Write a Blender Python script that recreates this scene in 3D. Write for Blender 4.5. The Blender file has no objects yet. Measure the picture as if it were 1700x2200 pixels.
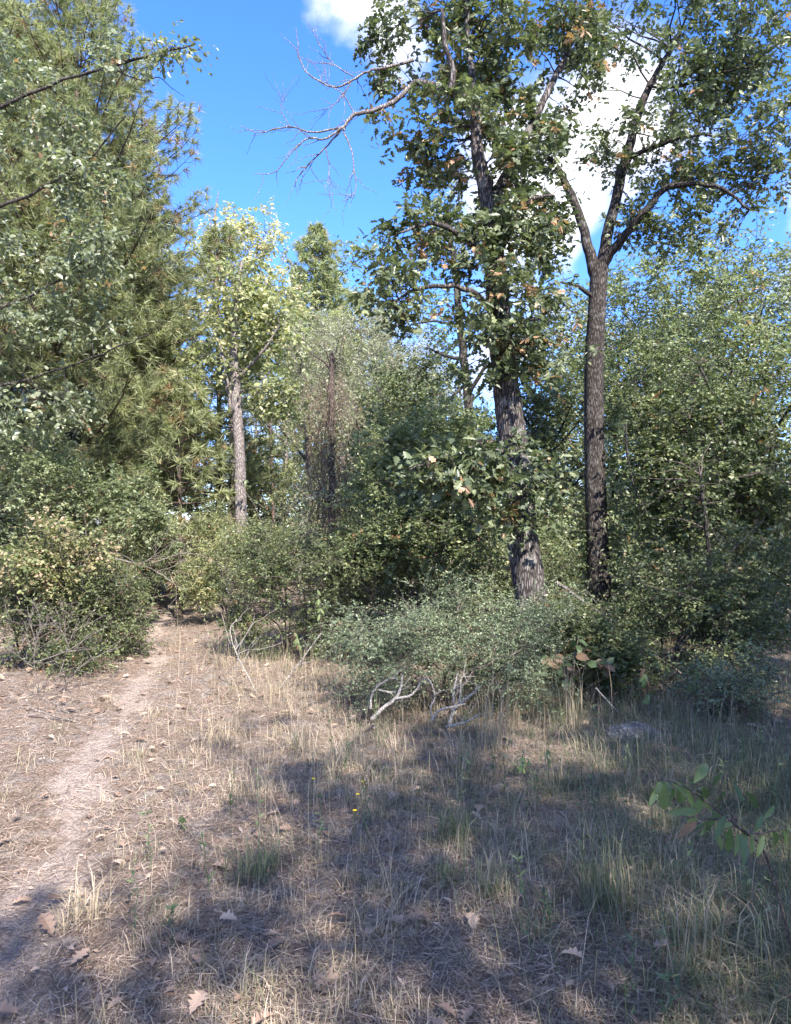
import bpy, math
import numpy as np
from mathutils import Vector, Matrix
S = bpy.context.scene
COL = S.collection
rng = np.random.default_rng(11)
R = math.radians
def seed(k):
    global rng
    rng = np.random.default_rng(k)
# ---------------------------------------------------------------- camera, sky, sun, exposure
FPX, HZ, EYE = 1502.0, 1150.0, 1.6           # focal length / horizon in units of a 1700 x 2200 picture
PITCH = math.atan((HZ - 1100) / FPX)
cam = bpy.data.cameras.new('camera'); camo = bpy.data.objects.new('camera', cam); COL.objects.link(camo)
camo.location = (0, 0, EYE); camo.rotation_euler = (math.pi / 2 + PITCH, 0, 0)
cam.sensor_fit = 'VERTICAL'; cam.sensor_height = 24; cam.lens = 24 * FPX / 2200
cam.clip_start = .05; cam.clip_end = 3000
S.camera = camo
SUN_DIR = Vector((.30, -.68, .70)).normalized()         # towards the sun: behind the viewer's right shoulder
EL = math.asin(SUN_DIR.z); AZ = math.atan2(SUN_DIR.x, SUN_DIR.y)
sl = bpy.data.lights.new('sun', 'SUN'); sl.energy = 4.6; sl.angle = R(.53); sl.color = (1, .93, .85)
so = bpy.data.objects.new('sun', sl); COL.objects.link(so)
so.rotation_euler = SUN_DIR.to_track_quat('Z', 'Y').to_euler(); so.location = (20, -20, 40)
S.view_settings.view_transform = 'Standard'; S.view_settings.look = 'None'
S.view_settings.exposure = 1.84; S.view_settings.gamma = 1
S.view_settings.use_curve_mapping = False
S.render.engine = 'CYCLES'
cy = S.cycles
cy.max_bounces = 6; cy.diffuse_bounces = 4; cy.glossy_bounces = 2; cy.transmission_bounces = 4
cy.sample_clamp_indirect = 6; cy.caustics_reflective = False; cy.caustics_refractive = False
cy.use_denoising = True
try: cy.denoising_prefilter = 'FAST'
except Exception: pass

def build_world():
    w = bpy.data.worlds.new('World'); S.world = w; w.use_nodes = True
    nt = w.node_tree; nt.nodes.clear(); N = nt.nodes.new; L = nt.links.new
    out = N('ShaderNodeOutputWorld'); bg = N('ShaderNodeBackground')
    sky = N('ShaderNodeTexSky'); sky.sky_type = 'NISHITA'; sky.sun_disc = False
    sky.sun_elevation = EL; sky.sun_rotation = AZ; sky.air_density = 1.0; sky.dust_density = .2; sky.ozone_density = 4.0
    hs = N('ShaderNodeHueSaturation'); hs.inputs['Saturation'].default_value = 1.2; hs.inputs['Value'].default_value = .95
    L(sky.outputs[0], hs.inputs['Color'])
    tn = N('ShaderNodeVectorMath'); tn.operation = 'MULTIPLY'; tn.inputs[1].default_value = (.76, .775, 1.08); L(hs.outputs[0], tn.inputs[0])
    tc = N('ShaderNodeTexCoord')
    n1 = N('ShaderNodeTexNoise'); n1.inputs['Scale'].default_value = 3.2; n1.inputs['Detail'].default_value = 8
    n1.inputs['Roughness'].default_value = .58; n1.inputs['Distortion'].default_value = .25
    mp = N('ShaderNodeMapping'); mp.inputs['Scale'].default_value = (1, 1, 1.5); mp.inputs['Location'].default_value = (2.3, .4, 1.7)
    L(tc.outputs['Generated'], mp.inputs[0]); L(mp.outputs[0], n1.inputs['Vector'])
    last = n1.outputs['Fac']
    def math_(op, a, b=None, clamp=False):
        m = N('ShaderNodeMath'); m.operation = op; m.use_clamp = clamp
        for i, v in enumerate((a, b)):
            if v is None: continue
            if isinstance(v, (int, float)): m.inputs[i].default_value = v
            else: L(v, m.inputs[i])
        return m.outputs[0]
    last = math_('MULTIPLY', math_('SUBTRACT', last, .455), 2.6)
    # where cloud banks and clear gaps stand in the sky: (pixel x, pixel y, angular radius deg, strength)
    for px, py, rad, k in ((740, 120, 7, .50), (1250, 320, 8, .16), (1100, 560, 7, .18), (1000, 430, 7, .15), (1400, 110, 7, .22),
                           (470, 300, 15, -.9), (560, 420, 14, -.6), (330, 330, 12, -.6), (1370, 570, 5, -.5), (1545, 480, 6, -.4), (880, 330, 5, -.35), (610, 650, 4, .35)):
        d = np.array(at(px, py, 10.)) - np.array((0, 0, EYE)); d /= np.linalg.norm(d)
        vm = N('ShaderNodeVectorMath'); vm.operation = 'DOT_PRODUCT'; vm.inputs[1].default_value = d
        L(tc.outputs['Generated'], vm.inputs[0])
        mr = N('ShaderNodeMapRange'); mr.interpolation_type = 'SMOOTHSTEP'
        mr.inputs[1].default_value = math.cos(R(rad)); mr.inputs[2].default_value = math.cos(R(rad * .15))
        mr.inputs[3].default_value = 0; mr.inputs[4].default_value = k
        L(vm.outputs['Value'], mr.inputs[0])
        last = math_('ADD', last, mr.outputs[0])
    cr = N('ShaderNodeMapRange'); cr.interpolation_type = 'SMOOTHSTEP'
    cr.inputs[1].default_value = .0; cr.inputs[2].default_value = .55
    L(last, cr.inputs[0])
    mix = N('ShaderNodeMix'); mix.data_type = 'RGBA'
    L(cr.outputs[0], mix.inputs['Factor']); L(tn.outputs[0], mix.inputs['A'])
    mix.inputs['B'].default_value = (3.3, 3.3, 3.4, 1)
    L(mix.outputs['Result'], bg.inputs['Color']); bg.inputs['Strength'].default_value = .15
    L(bg.outputs[0], out.inputs[0])

def at(px, py, d):
    u = (px - 850) / FPX; v = (1100 - py) / FPX
    t = d / (math.cos(PITCH) - v * math.sin(PITCH))
    return (u * t, d, EYE + t * (math.sin(PITCH) + v * math.cos(PITCH)))
build_world()

# ---------------------------------------------------------------- helpers
def gz(x, y):
    x = np.asarray(x, float); y = np.asarray(y, float)
    z = .05 * np.sin(.61 * x + .3) * np.sin(.47 * y + 1.1) + .025 * np.sin(1.7 * x + 2.1 * y) + .018 * np.sin(3.1 * x - 2.3 * y + 1)
    z = z + .008 * np.sin(7.3 * x + 4.1 * y) * np.sin(6.1 * y - 3.7 * x)
    far = np.clip((np.hypot(x, y) - 30) / 60, 0, 1)
    return z - .035 * bare(x, y) + far * 1.2 * np.sin(.05 * x + 1) * np.sin(.045 * y)
def path_x(y):
    y = np.asarray(y, float)
    return -.62 - .285 * y + .10 * np.sin(y * .9 + .4) + .05 * np.sin(y * 2.3) + .002 * np.clip(y - 14, 0, 99) ** 2
def bare(x, y):
    x = np.asarray(x, float); y = np.asarray(y, float)
    w = .16 + .05 * np.sin(y * 2.7 + 1) + .05 * np.sin(y * 5.9) + .03 * np.sin(13 * y + 4 * x) + .02 * np.sin(31 * y - 9 * x) + .22 * np.clip((4.2 - y) / 2, 0, 1)
    c = path_x(y) - .25 * np.clip((4.2 - y) / 2, 0, 1)
    return 1 - np.clip((np.abs(x - c) / w - .4) / 1.5, 0, 1)
def unit(v):
    return v / np.maximum(np.linalg.norm(v, axis=-1, keepdims=True), 1e-9)
def arr(*a): return np.array(a, float)
def link(o, parent=None):
    COL.objects.link(o)
    if parent is not None: o.parent = parent
    return o
def tag(o, label=None, cat=None, group=None, kind=None):
    for k, v in (('label', label), ('category', cat), ('group', group), ('kind', kind)):
        if v: o[k] = v
    return o
def empty(name, loc, label, cat, group=None):
    o = bpy.data.objects.new(name, None); o.location = loc; o.empty_display_size = .2
    link(o); return tag(o, label, cat, group)

class MB:
    """collects triangles, each vertex with a colour value 'tint', each triangle with a material slot"""
    def __init__(s): s.v = []; s.f = []; s.t = []; s.m = []; s.n = 0
    def add(s, v, f, tint=.5, mat=0):
        v = np.asarray(v, float).reshape(-1, 3); f = np.asarray(f, np.int64).reshape(-1, 3)
        if not len(f): return s
        s.v.append(v); s.f.append(f + s.n); s.n += len(v)
        s.t.append(np.broadcast_to(np.asarray(tint, float), (len(v),))); s.m.append(np.full(len(f), mat, np.int32))
        return s
    def mesh(s, name, mats, origin=(0, 0, 0), smooth=False):
        me = bpy.data.meshes.new(name)
        v = (np.concatenate(s.v) - np.asarray(origin, float)).astype(np.float32); f = np.concatenate(s.f).astype(np.int32)
        me.vertices.add(len(v)); me.vertices.foreach_set('co', v.ravel())
        me.loops.add(f.size); me.loops.foreach_set('vertex_index', f.ravel())
        me.polygons.add(len(f)); me.polygons.foreach_set('loop_start', np.arange(0, f.size, 3, dtype=np.int32))
        me.polygons.foreach_set('material_index', np.concatenate(s.m))
        me.polygons.foreach_set('use_smooth', np.full(len(f), bool(smooth)))
        a = me.attributes.new('tint', 'FLOAT', 'POINT'); a.data.foreach_set('value', np.concatenate(s.t).astype(np.float32))
        for m in (mats if isinstance(mats, (list, tuple)) else [mats]): me.materials.append(m)
        me.update(calc_edges=True)
        return me
    def obj(s, name, mats, parent=None, smooth=False):
        o = bpy.data.objects.new(name, s.mesh(name, mats, parent.location if parent is not None else (0, 0, 0), smooth))
        return link(o, parent)

def scatter(tv, tf, pos, d, n, sc):
    """stamp a template (x along d, z along n) at every pos"""
    d = unit(d); sd = np.cross(n, d); sd = unit(sd); n = np.cross(d, sd)
    sc = np.asarray(sc, float).reshape(-1, 1, 1) if np.ndim(sc) else np.full((len(pos), 1, 1), sc)
    v = pos[:, None, :] + sc * (tv[None, :, 0:1] * d[:, None, :] + tv[None, :, 1:2] * sd[:, None, :] + tv[None, :, 2:3] * n[:, None, :])
    k = len(tv)
    f = tf[None] + (np.arange(len(pos)) * k)[:, None, None]
    return v.reshape(-1, 3), f.reshape(-1, 3)
def tubes(P, rad, sides=3, rough=0.):
    """P (B,n,3) polylines, rad (B,n)"""
    P = np.asarray(P, float); rad = np.asarray(rad, float)
    if P.ndim == 2: P = P[None]; rad = rad[None]
    B, n, _ = P.shape
    T = unit(np.gradient(P, axis=1))
    ref = np.where(np.abs(T[:, :, 2:3].mean(1, keepdims=True)) > .8, arr(1, .1, 0), arr(0, .1, 1))
    a = unit(np.cross(T, np.broadcast_to(ref, T.shape))); b = np.cross(T, a)
    th = np.arange(sides) * 2 * np.pi / sides
    rr = rad[:, :, None] * (1 + (rng.normal(0, rough, (B, n, sides)) if rough else 0))
    V = P[:, :, None] + rr[..., None] * (np.cos(th)[:, None] * a[:, :, None] + np.sin(th)[:, None] * b[:, :, None])
    i = np.arange(n - 1)[:, None]; j = np.arange(sides)[None]
    q = np.stack([i * sides + j, i * sides + (j + 1) % sides, (i + 1) * sides + (j + 1) % sides, (i + 1) * sides + j], -1).reshape(-1, 4)
    tri = np.concatenate([q[:, [0, 1, 2]], q[:, [0, 2, 3]]])
    f = (tri[None] + (np.arange(B) * n * sides)[:, None, None]).reshape(-1, 3)
    return V.reshape(-1, 3), f
def spline(pts, n):
    """Catmull-Rom through pts, k columns, n samples"""
    p = np.asarray(pts, float); m = len(p)
    if m == 2: p = np.stack([p[0], (p[0] + p[1]) / 2, p[1]]); m = 3
    q = np.vstack([2 * p[0] - p[1], p, 2 * p[-1] - p[-2]])
    t = np.linspace(0, m - 1 - 1e-6, n); i = t.astype(int); u = (t - i)[:, None]
    a, b, c, d = q[i], q[i + 1], q[i + 2], q[i + 3]
    return .5 * (2 * b + (c - a) * u + (2 * a - 5 * b + 4 * c - d) * u ** 2 + (3 * b - a - 3 * c + d) * u ** 3)
def traced(pts, n=None, wob=0.):
    """limb from (px, py, depth, radius) rows"""
    w = np.array([(*at(a, b, d), r) for a, b, d, r in pts])
    s = spline(w, n or max(6, 5 * len(pts)))
    P, r = s[:, :3], np.maximum(s[:, 3], .0015)
    if wob: P[1:-1] += rng.normal(0, wob, P[1:-1].shape)
    return P, r
def ell(px, py, d, rx, ry, rd=None):
    rx = rx * d / FPX; ry = ry * d / FPX
    return (arr(*at(px, py, d)), arr(rx, rd if rd else (rx + ry) / 2, ry))
def noise3(P, f=1., seed=0.):
    P = P * f + seed
    return (np.sin(P[:, 0] * 1.9 + 1.3 * np.sin(P[:, 1] * 1.7)) + np.sin(P[:, 1] * 2.3 + 1.7 * np.sin(P[:, 2] * 1.3)) + np.sin(P[:, 2] * 2.1 + 1.5 * np.sin(P[:, 0] * 1.1))) / 3
def sample(vols, n, shell=.35, gap=-.45, f=2.2):
    """points in ellipsoids, more of them near the skin, with holes"""
    w = np.array([np.prod(r) ** (2 / 3) for _, r in vols]); w = w / w.sum()
    out = []
    for (c, r), k in zip(vols, np.round(w * n * 1.7).astype(int)):
        u = unit(rng.normal(size=(k, 3))) * (rng.random((k, 1)) ** shell)
        u = u * (1 + .38 * noise3(u, 2.6, rng.random() * 9)[:, None]); u = u * np.where(rng.random((k, 1)) < .07, rng.uniform(1.08, 1.25, (k, 1)), 1)
        out.append(c + u * r)
    P = np.concatenate(out); P = P[noise3(P, f, rng.random() * 9) > gap]
    rng.shuffle(P); P = P[:n]
    return P[P[:, 2] > .12]

LEAF = (np.array([(0, 0, 0), (.42, .30, .07), (1, 0, -.06), (.42, -.30, .07)], float), np.array([(0, 2, 1), (0, 3, 2)]))
LEAF_W = (np.array([(0, 0, 0), (.28, .33, .06), (.68, .27, .03), (1, 0, -.12), (.68, -.27, .03), (.28, -.33, .06)], float), np.array([(0, 3, 2), (0, 2, 1), (0, 5, 4), (0, 4, 3)]))
LEAF_N = (np.array([(0, 0, 0), (.45, .17, .04), (1, 0, -.05), (.45, -.17, .04)], float), np.array([(0, 2, 1), (0, 3, 2)]))
def oak_leaf(curl=.12, seed=0):
    r = np.random.default_rng(seed)
    side = [(.10, .03), (.22, .13), (.30, .10), (.42, .27), (.50, .14), (.62, .34), (.72, .16), (.84, .23), (.90, .10)]
    up = [(x, y * r.uniform(.85, 1.2)) for x, y in side]; dn = [(x, -y * r.uniform(.85, 1.2)) for x, y in side]
    pts = [(0, 0)] + up + [(1, 0)] + dn[::-1]
    mid = [(.3, 0), (.55, 0), (.78, 0)]
    v = np.array([(x, y, curl * (abs(y) * 1.6 - (x - .4) ** 2 * 1.2) + r.normal(0, .012)) for x, y in pts + mid])
    n = len(pts); m0, m1, m2 = n, n + 1, n + 2
    f = []
    def fan(ix, c):
        for a, b in zip(ix, ix[1:]): f.append((c, b, a))
    fan([0, 1, 2, 3], m0); f.append((m0, m1, 3)); fan([3, 4, 5], m1); f.append((m1, m2, 5)); fan([5, 6, 7, 8, 9, 10], m2)
    lo = [0] + list(range(n - 1, 10, -1))
    def fan2(ix, c):
        for a, b in zip(ix, ix[1:]): f.append((c, a, b))
    fan2(lo[0:4], m0); f.append((m0, lo[3], m1)); fan2(lo[3:6], m1); f.append((m1, lo[5], m2)); fan2(lo[5:10] + [10], m2)
    return v, np.array(f)
OAK = oak_leaf()
LEAF_OAK = (np.array([(0, 0, 0), (.25, .12, .03), (.42, .30, .05), (.52, .13, .03), (.70, .32, .02), (.80, .12, 0), (1, 0, -.08), (.80, -.12, 0), (.70, -.32, .02), (.52, -.13, .03), (.42, -.30, .05), (.25, -.12, .03)], float),
            np.array([(0, 2, 1), (0, 3, 2), (3, 5, 4), (0, 5, 3), (0, 6, 5), (0, 7, 6), (0, 9, 7), (9, 8, 7), (0, 11, 10), (0, 10, 9)]))

def tw_leaves(C, D, ntw, nlf, tl, size, droop=.15, spread=.6, upb=.8, twr=.003, vary=.45, brown=0., flat=.0):
    """twigs at cluster centres C heading D, leaves set along them -> leaf arrays + twig polylines"""
    M = len(C); T = M * ntw
    cl_t = rng.normal(0, 1, M)
    base = np.repeat(C, ntw, 0) + rng.normal(0, tl * .18, (T, 3))
    dr = rng.normal(0, 1, (T, 3)); dr[:, 2] *= (1 - flat)
    d = unit(np.repeat(D, ntw, 0) * .6 + dr * spread + arr(0, 0, -droop * .5))
    ln = tl * rng.uniform(.55, 1.25, (T, 1))
    p1 = base + d * ln * .5; p2 = base + d * ln + arr(0, 0, -droop) * ln
    tw = np.stack([base, p1, p2], 1)
    t = np.tile(np.linspace(.12, 1, nlf), T)[:, None] + rng.normal(0, .04, (T * nlf, 1))
    dd = np.repeat(d, nlf, 0); ll = np.repeat(ln, nlf, 0)
    pos = np.repeat(base, nlf, 0) + dd * ll * t + arr(0, 0, -droop) * ll * t ** 2
    sd = unit(np.cross(dd, rng.normal(0, .35, (T * nlf, 3)) + arr(0, 0, 1)))
    sg = np.where(np.arange(T * nlf) % 2 == 0, 1., -1.)[:, None]
    ld = unit(dd * .55 + sd * sg * .85 + rng.normal(0, .3, (T * nlf, 3)) + arr(0, 0, -droop))
    nn = unit(arr(0, 0, upb) + rng.normal(0, .55, (T * nlf, 3)))
    s = size * rng.uniform(.5, 1.15, T * nlf) * np.repeat(rng.uniform(.7, 1.25, T), nlf)
    tint = np.clip(.5 + vary * (.22 * np.repeat(np.repeat(cl_t, ntw), nlf) + .3 * rng.normal(0, 1, T * nlf)), .02, .86)
    if brown:
        b = np.repeat(rng.random(T) < brown, nlf) & (rng.random(T * nlf) < .8)
        tint = np.where(b, rng.uniform(.92, 1, T * nlf), tint)
    return (pos, ld, nn, s, tint), tw
def put(mb, L, tmpl, mat=0, keep=None):
    pos, d, n, s, t = [a if keep is None else a[keep] for a in L]
    v, f = scatter(tmpl[0], tmpl[1], pos, d, n, s)
    mb.add(v, f, np.repeat(t, len(tmpl[0])), mat)

def attach(limbs, C, hubs=None, wob=.05, r_end=.004, rmax=.03, up=.25, thick=1.):
    """join cluster centres to limbs by two orders of curved branches; returns list of (P(B,n,3), r(B,n)) and end directions"""
    SP = np.concatenate([p for p, r in limbs]); SR = np.concatenate([r for p, r in limbs])
    out = []; ends = np.zeros_like(C)
    hubs = max(3, len(C) // 7) if hubs is None else hubs
    order = rng.permutation(len(C)); groups = [order[:hubs], order[hubs:]]
    n = 6
    for gi, g in enumerate(groups):
        if not len(g): continue
        c = C[g]
        dist = np.linalg.norm(c[:, None] - SP[None], axis=2)
        cost = dist + .55 * np.maximum(0, SP[None, :, 2] - c[:, None, 2] + .1 * dist) + (0 if gi else .15 * np.minimum(1, .03 / np.maximum(SR, .002))[None])
        k = np.argmin(cost, 1); a = SP[k]; ln = np.linalg.norm(c - a, axis=1)
        mid = (a + c) / 2 + np.stack([0 * ln, 0 * ln, ln * up * .4], 1) + rng.normal(0, 1, (len(g), 3)) * (ln * wob * 1.6)[:, None]
        t = np.linspace(0, 1, n)[None, :, None]
        P = (1 - t) ** 2 * a[:, None] + 2 * t * (1 - t) * mid[:, None] + t ** 2 * c[:, None]
        P[:, 1:-1] += rng.normal(0, 1, (len(g), n - 2, 3)) * (ln * wob * .35)[:, None, None]
        r0 = np.minimum(np.minimum(SR[k] * .75, rmax), (.006 + .011 * ln) * thick)
        tt = np.linspace(0, 1, n)[None]
        r = np.maximum(r0[:, None] * (1 - tt) ** .8, r_end * thick) + 0 * tt
        out.append((P, r)); ends[g] = unit(P[:, -1] - P[:, -3])
        SP = np.concatenate([SP, P[:, 2:].reshape(-1, 3)]); SR = np.concatenate([SR, r[:, 2:].reshape(-1)])
    return out, ends

# ---------------------------------------------------------------- materials
def nodes(m):
    m.use_nodes = True; nt = m.node_tree; nt.nodes.clear()
    return nt, nt.nodes.new, nt.links.new
def leaf_mat(name, ramp, trans=.3, rough=.5, spec=.4, pale=1.25, jit=.12):
    m = bpy.data.materials.new(name); nt, N, L = nodes(m)
    at_ = N('ShaderNodeAttribute'); at_.attribute_name = 'tint'
    cr = N('ShaderNodeValToRGB'); e = cr.color_ramp.elements
    while len(e) < len(ramp): e.new(.5)
    for el, (p, c) in zip(e, ramp):
        y = sum(c) / 3; k = (1.42, .20) if trans > .22 else (1, 0)
        el.position = p; el.color = (*[(v * (1 - k[1]) + y * k[1]) * k[0] for v in c], 1)
    L(at_.outputs['Fac'], cr.inputs[0])
    tc = N('ShaderNodeTexCoord'); nz = N('ShaderNodeTexNoise'); nz.inputs['Scale'].default_value = 28; nz.inputs['Detail'].default_value = 2
    L(tc.outputs['Object'], nz.inputs['Vector'])
    mr = N('ShaderNodeMapRange'); mr.inputs[3].default_value = 1 - jit * 2; mr.inputs[4].default_value = 1 + jit * 2
    L(nz.outputs['Fac'], mr.inputs[0])
    gm = N('ShaderNodeNewGeometry'); bk = N('ShaderNodeMath'); bk.operation = 'MULTIPLY_ADD'
    L(gm.outputs['Backfacing'], bk.inputs[0]); bk.inputs[1].default_value = pale - 1; bk.inputs[2].default_value = 1
    mu = N('ShaderNodeMath'); mu.operation = 'MULTIPLY'; L(mr.outputs[0], mu.inputs[0]); L(bk.outputs[0], mu.inputs[1])
    vm = N('ShaderNodeVectorMath'); vm.operation = 'SCALE'; L(cr.outputs[0], vm.inputs[0]); L(mu.outputs[0], vm.inputs['Scale'])
    p = N('ShaderNodeBsdfPrincipled'); p.inputs['Roughness'].default_value = rough; p.inputs['Specular IOR Level'].default_value = spec
    L(vm.outputs[0], p.inputs['Base Color'])
    tr = N('ShaderNodeBsdfTranslucent'); v2 = N('ShaderNodeVectorMath'); v2.operation = 'MULTIPLY'; v2.inputs[1].default_value = (1.12, 1.22, .68)
    L(vm.outputs[0], v2.inputs[0]); L(v2.outputs[0], tr.inputs['Color'])
    mx = N('ShaderNodeMixShader'); mx.inputs[0].default_value = trans; L(p.outputs[0], mx.inputs[1]); L(tr.outputs[0], mx.inputs[2])
    o = N('ShaderNodeOutputMaterial'); L(mx.outputs[0], o.inputs[0]); return m
def bark_mat(name, c0, c1, sc=(34, 34, 6), bump=.6, lichen=.0):
    m = bpy.data.materials.new(name); nt, N, L = nodes(m)
    tc = N('ShaderNodeTexCoord'); mp = N('ShaderNodeMapping'); mp.inputs['Scale'].default_value = sc
    L(tc.outputs['Object'], mp.inputs[0])
    vo = N('ShaderNodeTexVoronoi'); vo.feature = 'DISTANCE_TO_EDGE'; vo.inputs['Scale'].default_value = 1
    nz = N('ShaderNodeTexNoise'); nz.inputs['Scale'].default_value = 1.3; nz.inputs['Detail'].default_value = 6; nz.inputs['Roughness'].default_value = .65
    wp = N('ShaderNodeVectorMath'); wp.operation = 'MULTIPLY_ADD'; wp.inputs[1].default_value = (1.1, 1.1, 1.1)
    L(mp.outputs[0], nz.inputs['Vector']); L(nz.outputs['Color'], wp.inputs[0]); L(mp.outputs[0], wp.inputs[2]); L(wp.outputs[0], vo.inputs['Vector'])
    mr = N('ShaderNodeMapRange'); mr.inputs[2].default_value = .35; L(vo.outputs['Distance'], mr.inputs[0])
    ml = N('ShaderNodeMath'); ml.operation = 'MULTIPLY'; L(mr.outputs[0], ml.inputs[0]); L(nz.outputs['Fac'], ml.inputs[1])
    cr = N('ShaderNodeValToRGB'); cr.color_ramp.elements[0].color = (*c0, 1); cr.color_ramp.elements[1].color = (*c1, 1)
    cr.color_ramp.elements[0].position = .08; cr.color_ramp.elements[1].position = .62
    L(ml.outputs[0], cr.inputs[0]); col = cr.outputs[0]
    if lichen:
        n2 = N('ShaderNodeTexNoise'); n2.inputs['Scale'].default_value = 7; n2.inputs['Detail'].default_value = 5; L(tc.outputs['Object'], n2.inputs['Vector'])
        m2 = N('ShaderNodeMapRange'); m2.inputs[1].default_value = .55; m2.inputs[2].default_value = .68; m2.inputs[4].default_value = lichen; L(n2.outputs['Fac'], m2.inputs[0])
        mx = N('ShaderNodeMix'); mx.data_type = 'RGBA'; mx.inputs['B'].default_value = (.36, .36, .32, 1); L(m2.outputs[0], mx.inputs['Factor']); L(col, mx.inputs['A']); col = mx.outputs['Result']
    p = N('ShaderNodeBsdfPrincipled'); p.inputs['Roughness'].default_value = .9; p.inputs['Specular IOR Level'].default_value = .15
    L(col, p.inputs['Base Color'])
    b = N('ShaderNodeBump'); b.inputs['Strength'].default_value = bump; b.inputs['Distance'].default_value = .02; L(ml.outputs[0], b.inputs['Height']); L(b.outputs[0], p.inputs['Normal'])
    o = N('ShaderNodeOutputMaterial'); L(p.outputs[0], o.inputs[0]); return m
def ground_mat():
    m = bpy.data.materials.new('soil'); nt, N, L = nodes(m)
    tc = N('ShaderNodeTexCoord'); at_ = N('ShaderNodeAttribute'); at_.attribute_name = 'tint'
    def noise(s, d=6, r=.6):
        n = N('ShaderNodeTexNoise'); n.inputs['Scale'].default_value = s; n.inputs['Detail'].default_value = d; n.inputs['Roughness'].default_value = r
        L(tc.outputs['Object'], n.inputs['Vector']); return n.outputs['Fac']
    def ramp(f, els):
        c = N('ShaderNodeValToRGB'); e = c.color_ramp.elements
        while len(e) < len(els): e.new(.5)
        for el, (p, col) in zip(e, els): el.position = p; el.color = (*col, 1)
        L(f, c.inputs[0]); return c.outputs[0]
    def mix(f, a, b):
        x = N('ShaderNodeMix'); x.data_type = 'RGBA'; L(f, x.inputs['Factor']); L(a, x.inputs['A']); L(b, x.inputs['B']); return x.outputs['Result']
    fine = noise(70, 9, .78); mid = noise(7, 6, .62); big = noise(1.6, 4, .6)
    lit = ramp(fine, [(.34, (.055, .04, .033)), (.5, (.23, .17, .13)), (.66, (.44, .345, .275))])
    gry = ramp(noise(30, 8, .7), [(.34, (.08, .07, .062)), (.52, (.29, .25, .22)), (.7, (.50, .44, .39))])
    sand = ramp(noise(60, 6, .6), [(.3, (.20, .158, .128)), (.5, (.375, .305, .255)), (.7, (.54, .45, .385))])
    a = mix(ramp(mid, [(.47, (0, 0, 0)), (.63, (1, 1, 1))]), lit, gry)
    ad = N('ShaderNodeMath'); ad.operation = 'MULTIPLY_ADD'; ad.inputs[1].default_value = 1.5; L(mid, ad.inputs[0])
    sb = N('ShaderNodeMath'); sb.operation = 'SUBTRACT'; sb.inputs[1].default_value = .95; L(at_.outputs['Fac'], sb.inputs[0]); L(sb.outputs[0], ad.inputs[2])
    f = ramp(ad.outputs[0], [(.42, (0, 0, 0)), (.68, (1, 1, 1))])
    c = mix(f, a, sand)
    p = N('ShaderNodeBsdfPrincipled'); p.inputs['Roughness'].default_value = .95; p.inputs['Specular IOR Level'].default_value = .1
    L(c, p.inputs['Base Color'])
    hm = N('ShaderNodeMath'); hm.operation = 'ADD'; L(fine, hm.inputs[0]); L(mid, hm.inputs[1])
    b = N('ShaderNodeBump'); b.inputs['Strength'].default_value = .8; b.inputs['Distance'].default_value = .05; L(hm.outputs[0], b.inputs['Height']); L(b.outputs[0], p.inputs['Normal'])
    o = N('ShaderNodeOutputMaterial'); L(p.outputs[0], o.inputs[0]); return m
def plain_mat(name, col, rough=.7):
    return leaf_mat(name, [(0, tuple(c * .7 for c in col)), (1, tuple(min(1, c * 1.25) for c in col))], .0, rough, .3, 1.0)

BR = [(.88, (.16, .085, .035)), (1, (.26, .15, .075))]
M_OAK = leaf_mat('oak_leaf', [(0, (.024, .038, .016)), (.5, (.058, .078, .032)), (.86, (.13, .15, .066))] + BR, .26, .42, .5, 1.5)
M_BROAD = leaf_mat('broad_leaf', [(0, (.055, .078, .034)), (.5, (.115, .145, .062)), (.86, (.22, .235, .11))] + BR, .34, .42, .5, 1.4)
M_ASH = leaf_mat('ash_leaf', [(0, (.05, .066, .034)), (.5, (.105, .128, .065)), (.86, (.20, .215, .13))] + BR, .34, .38, .6, 1.4)
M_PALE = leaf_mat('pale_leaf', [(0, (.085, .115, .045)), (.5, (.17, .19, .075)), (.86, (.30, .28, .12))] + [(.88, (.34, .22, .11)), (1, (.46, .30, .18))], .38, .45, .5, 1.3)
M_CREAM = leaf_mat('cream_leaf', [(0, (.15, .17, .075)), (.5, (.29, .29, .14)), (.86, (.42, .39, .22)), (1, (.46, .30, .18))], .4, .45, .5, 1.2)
M_OLIVE = leaf_mat('olive_leaf', [(0, (.10, .115, .068)), (.5, (.19, .20, .12)), (.86, (.30, .30, .20))] + BR, .3, .45, .5, 1.4)
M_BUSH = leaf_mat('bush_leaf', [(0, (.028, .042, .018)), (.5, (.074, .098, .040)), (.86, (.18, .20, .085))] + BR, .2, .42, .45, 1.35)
M_YAUPON = leaf_mat('yaupon_leaf', [(0, (.06, .085, .048)), (.5, (.15, .19, .11)), (.86, (.26, .30, .18))] + BR, .22, .4, .5, 1.3)
M_YELLOW = leaf_mat('yellowing_leaf', [(0, (.07, .10, .03)), (.5, (.15, .165, .055)), (.72, (.24, .19, .10)), (1, (.32, .21, .14))], .35, .5, .4, 1.25)
M_PINE = leaf_mat('pine_needle', [(0, (.075, .092, .038)), (.5, (.165, .185, .072)), (.86, (.27, .285, .125))] + [(.88, (.17, .095, .045)), (1, (.28, .17, .09))], .38, .45, .5, 1.1)
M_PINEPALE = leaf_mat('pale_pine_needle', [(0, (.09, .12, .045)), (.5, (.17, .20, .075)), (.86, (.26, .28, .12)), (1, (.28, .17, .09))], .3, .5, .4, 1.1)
M_GRASS = leaf_mat('grass_blade', [(0, (.05, .07, .03)), (.3, (.11, .13, .06)), (.5, (.18, .152, .09)), (.75, (.28, .215, .145)), (1, (.38, .30, .21))], .3, .6, .3, 1.1)
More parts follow.
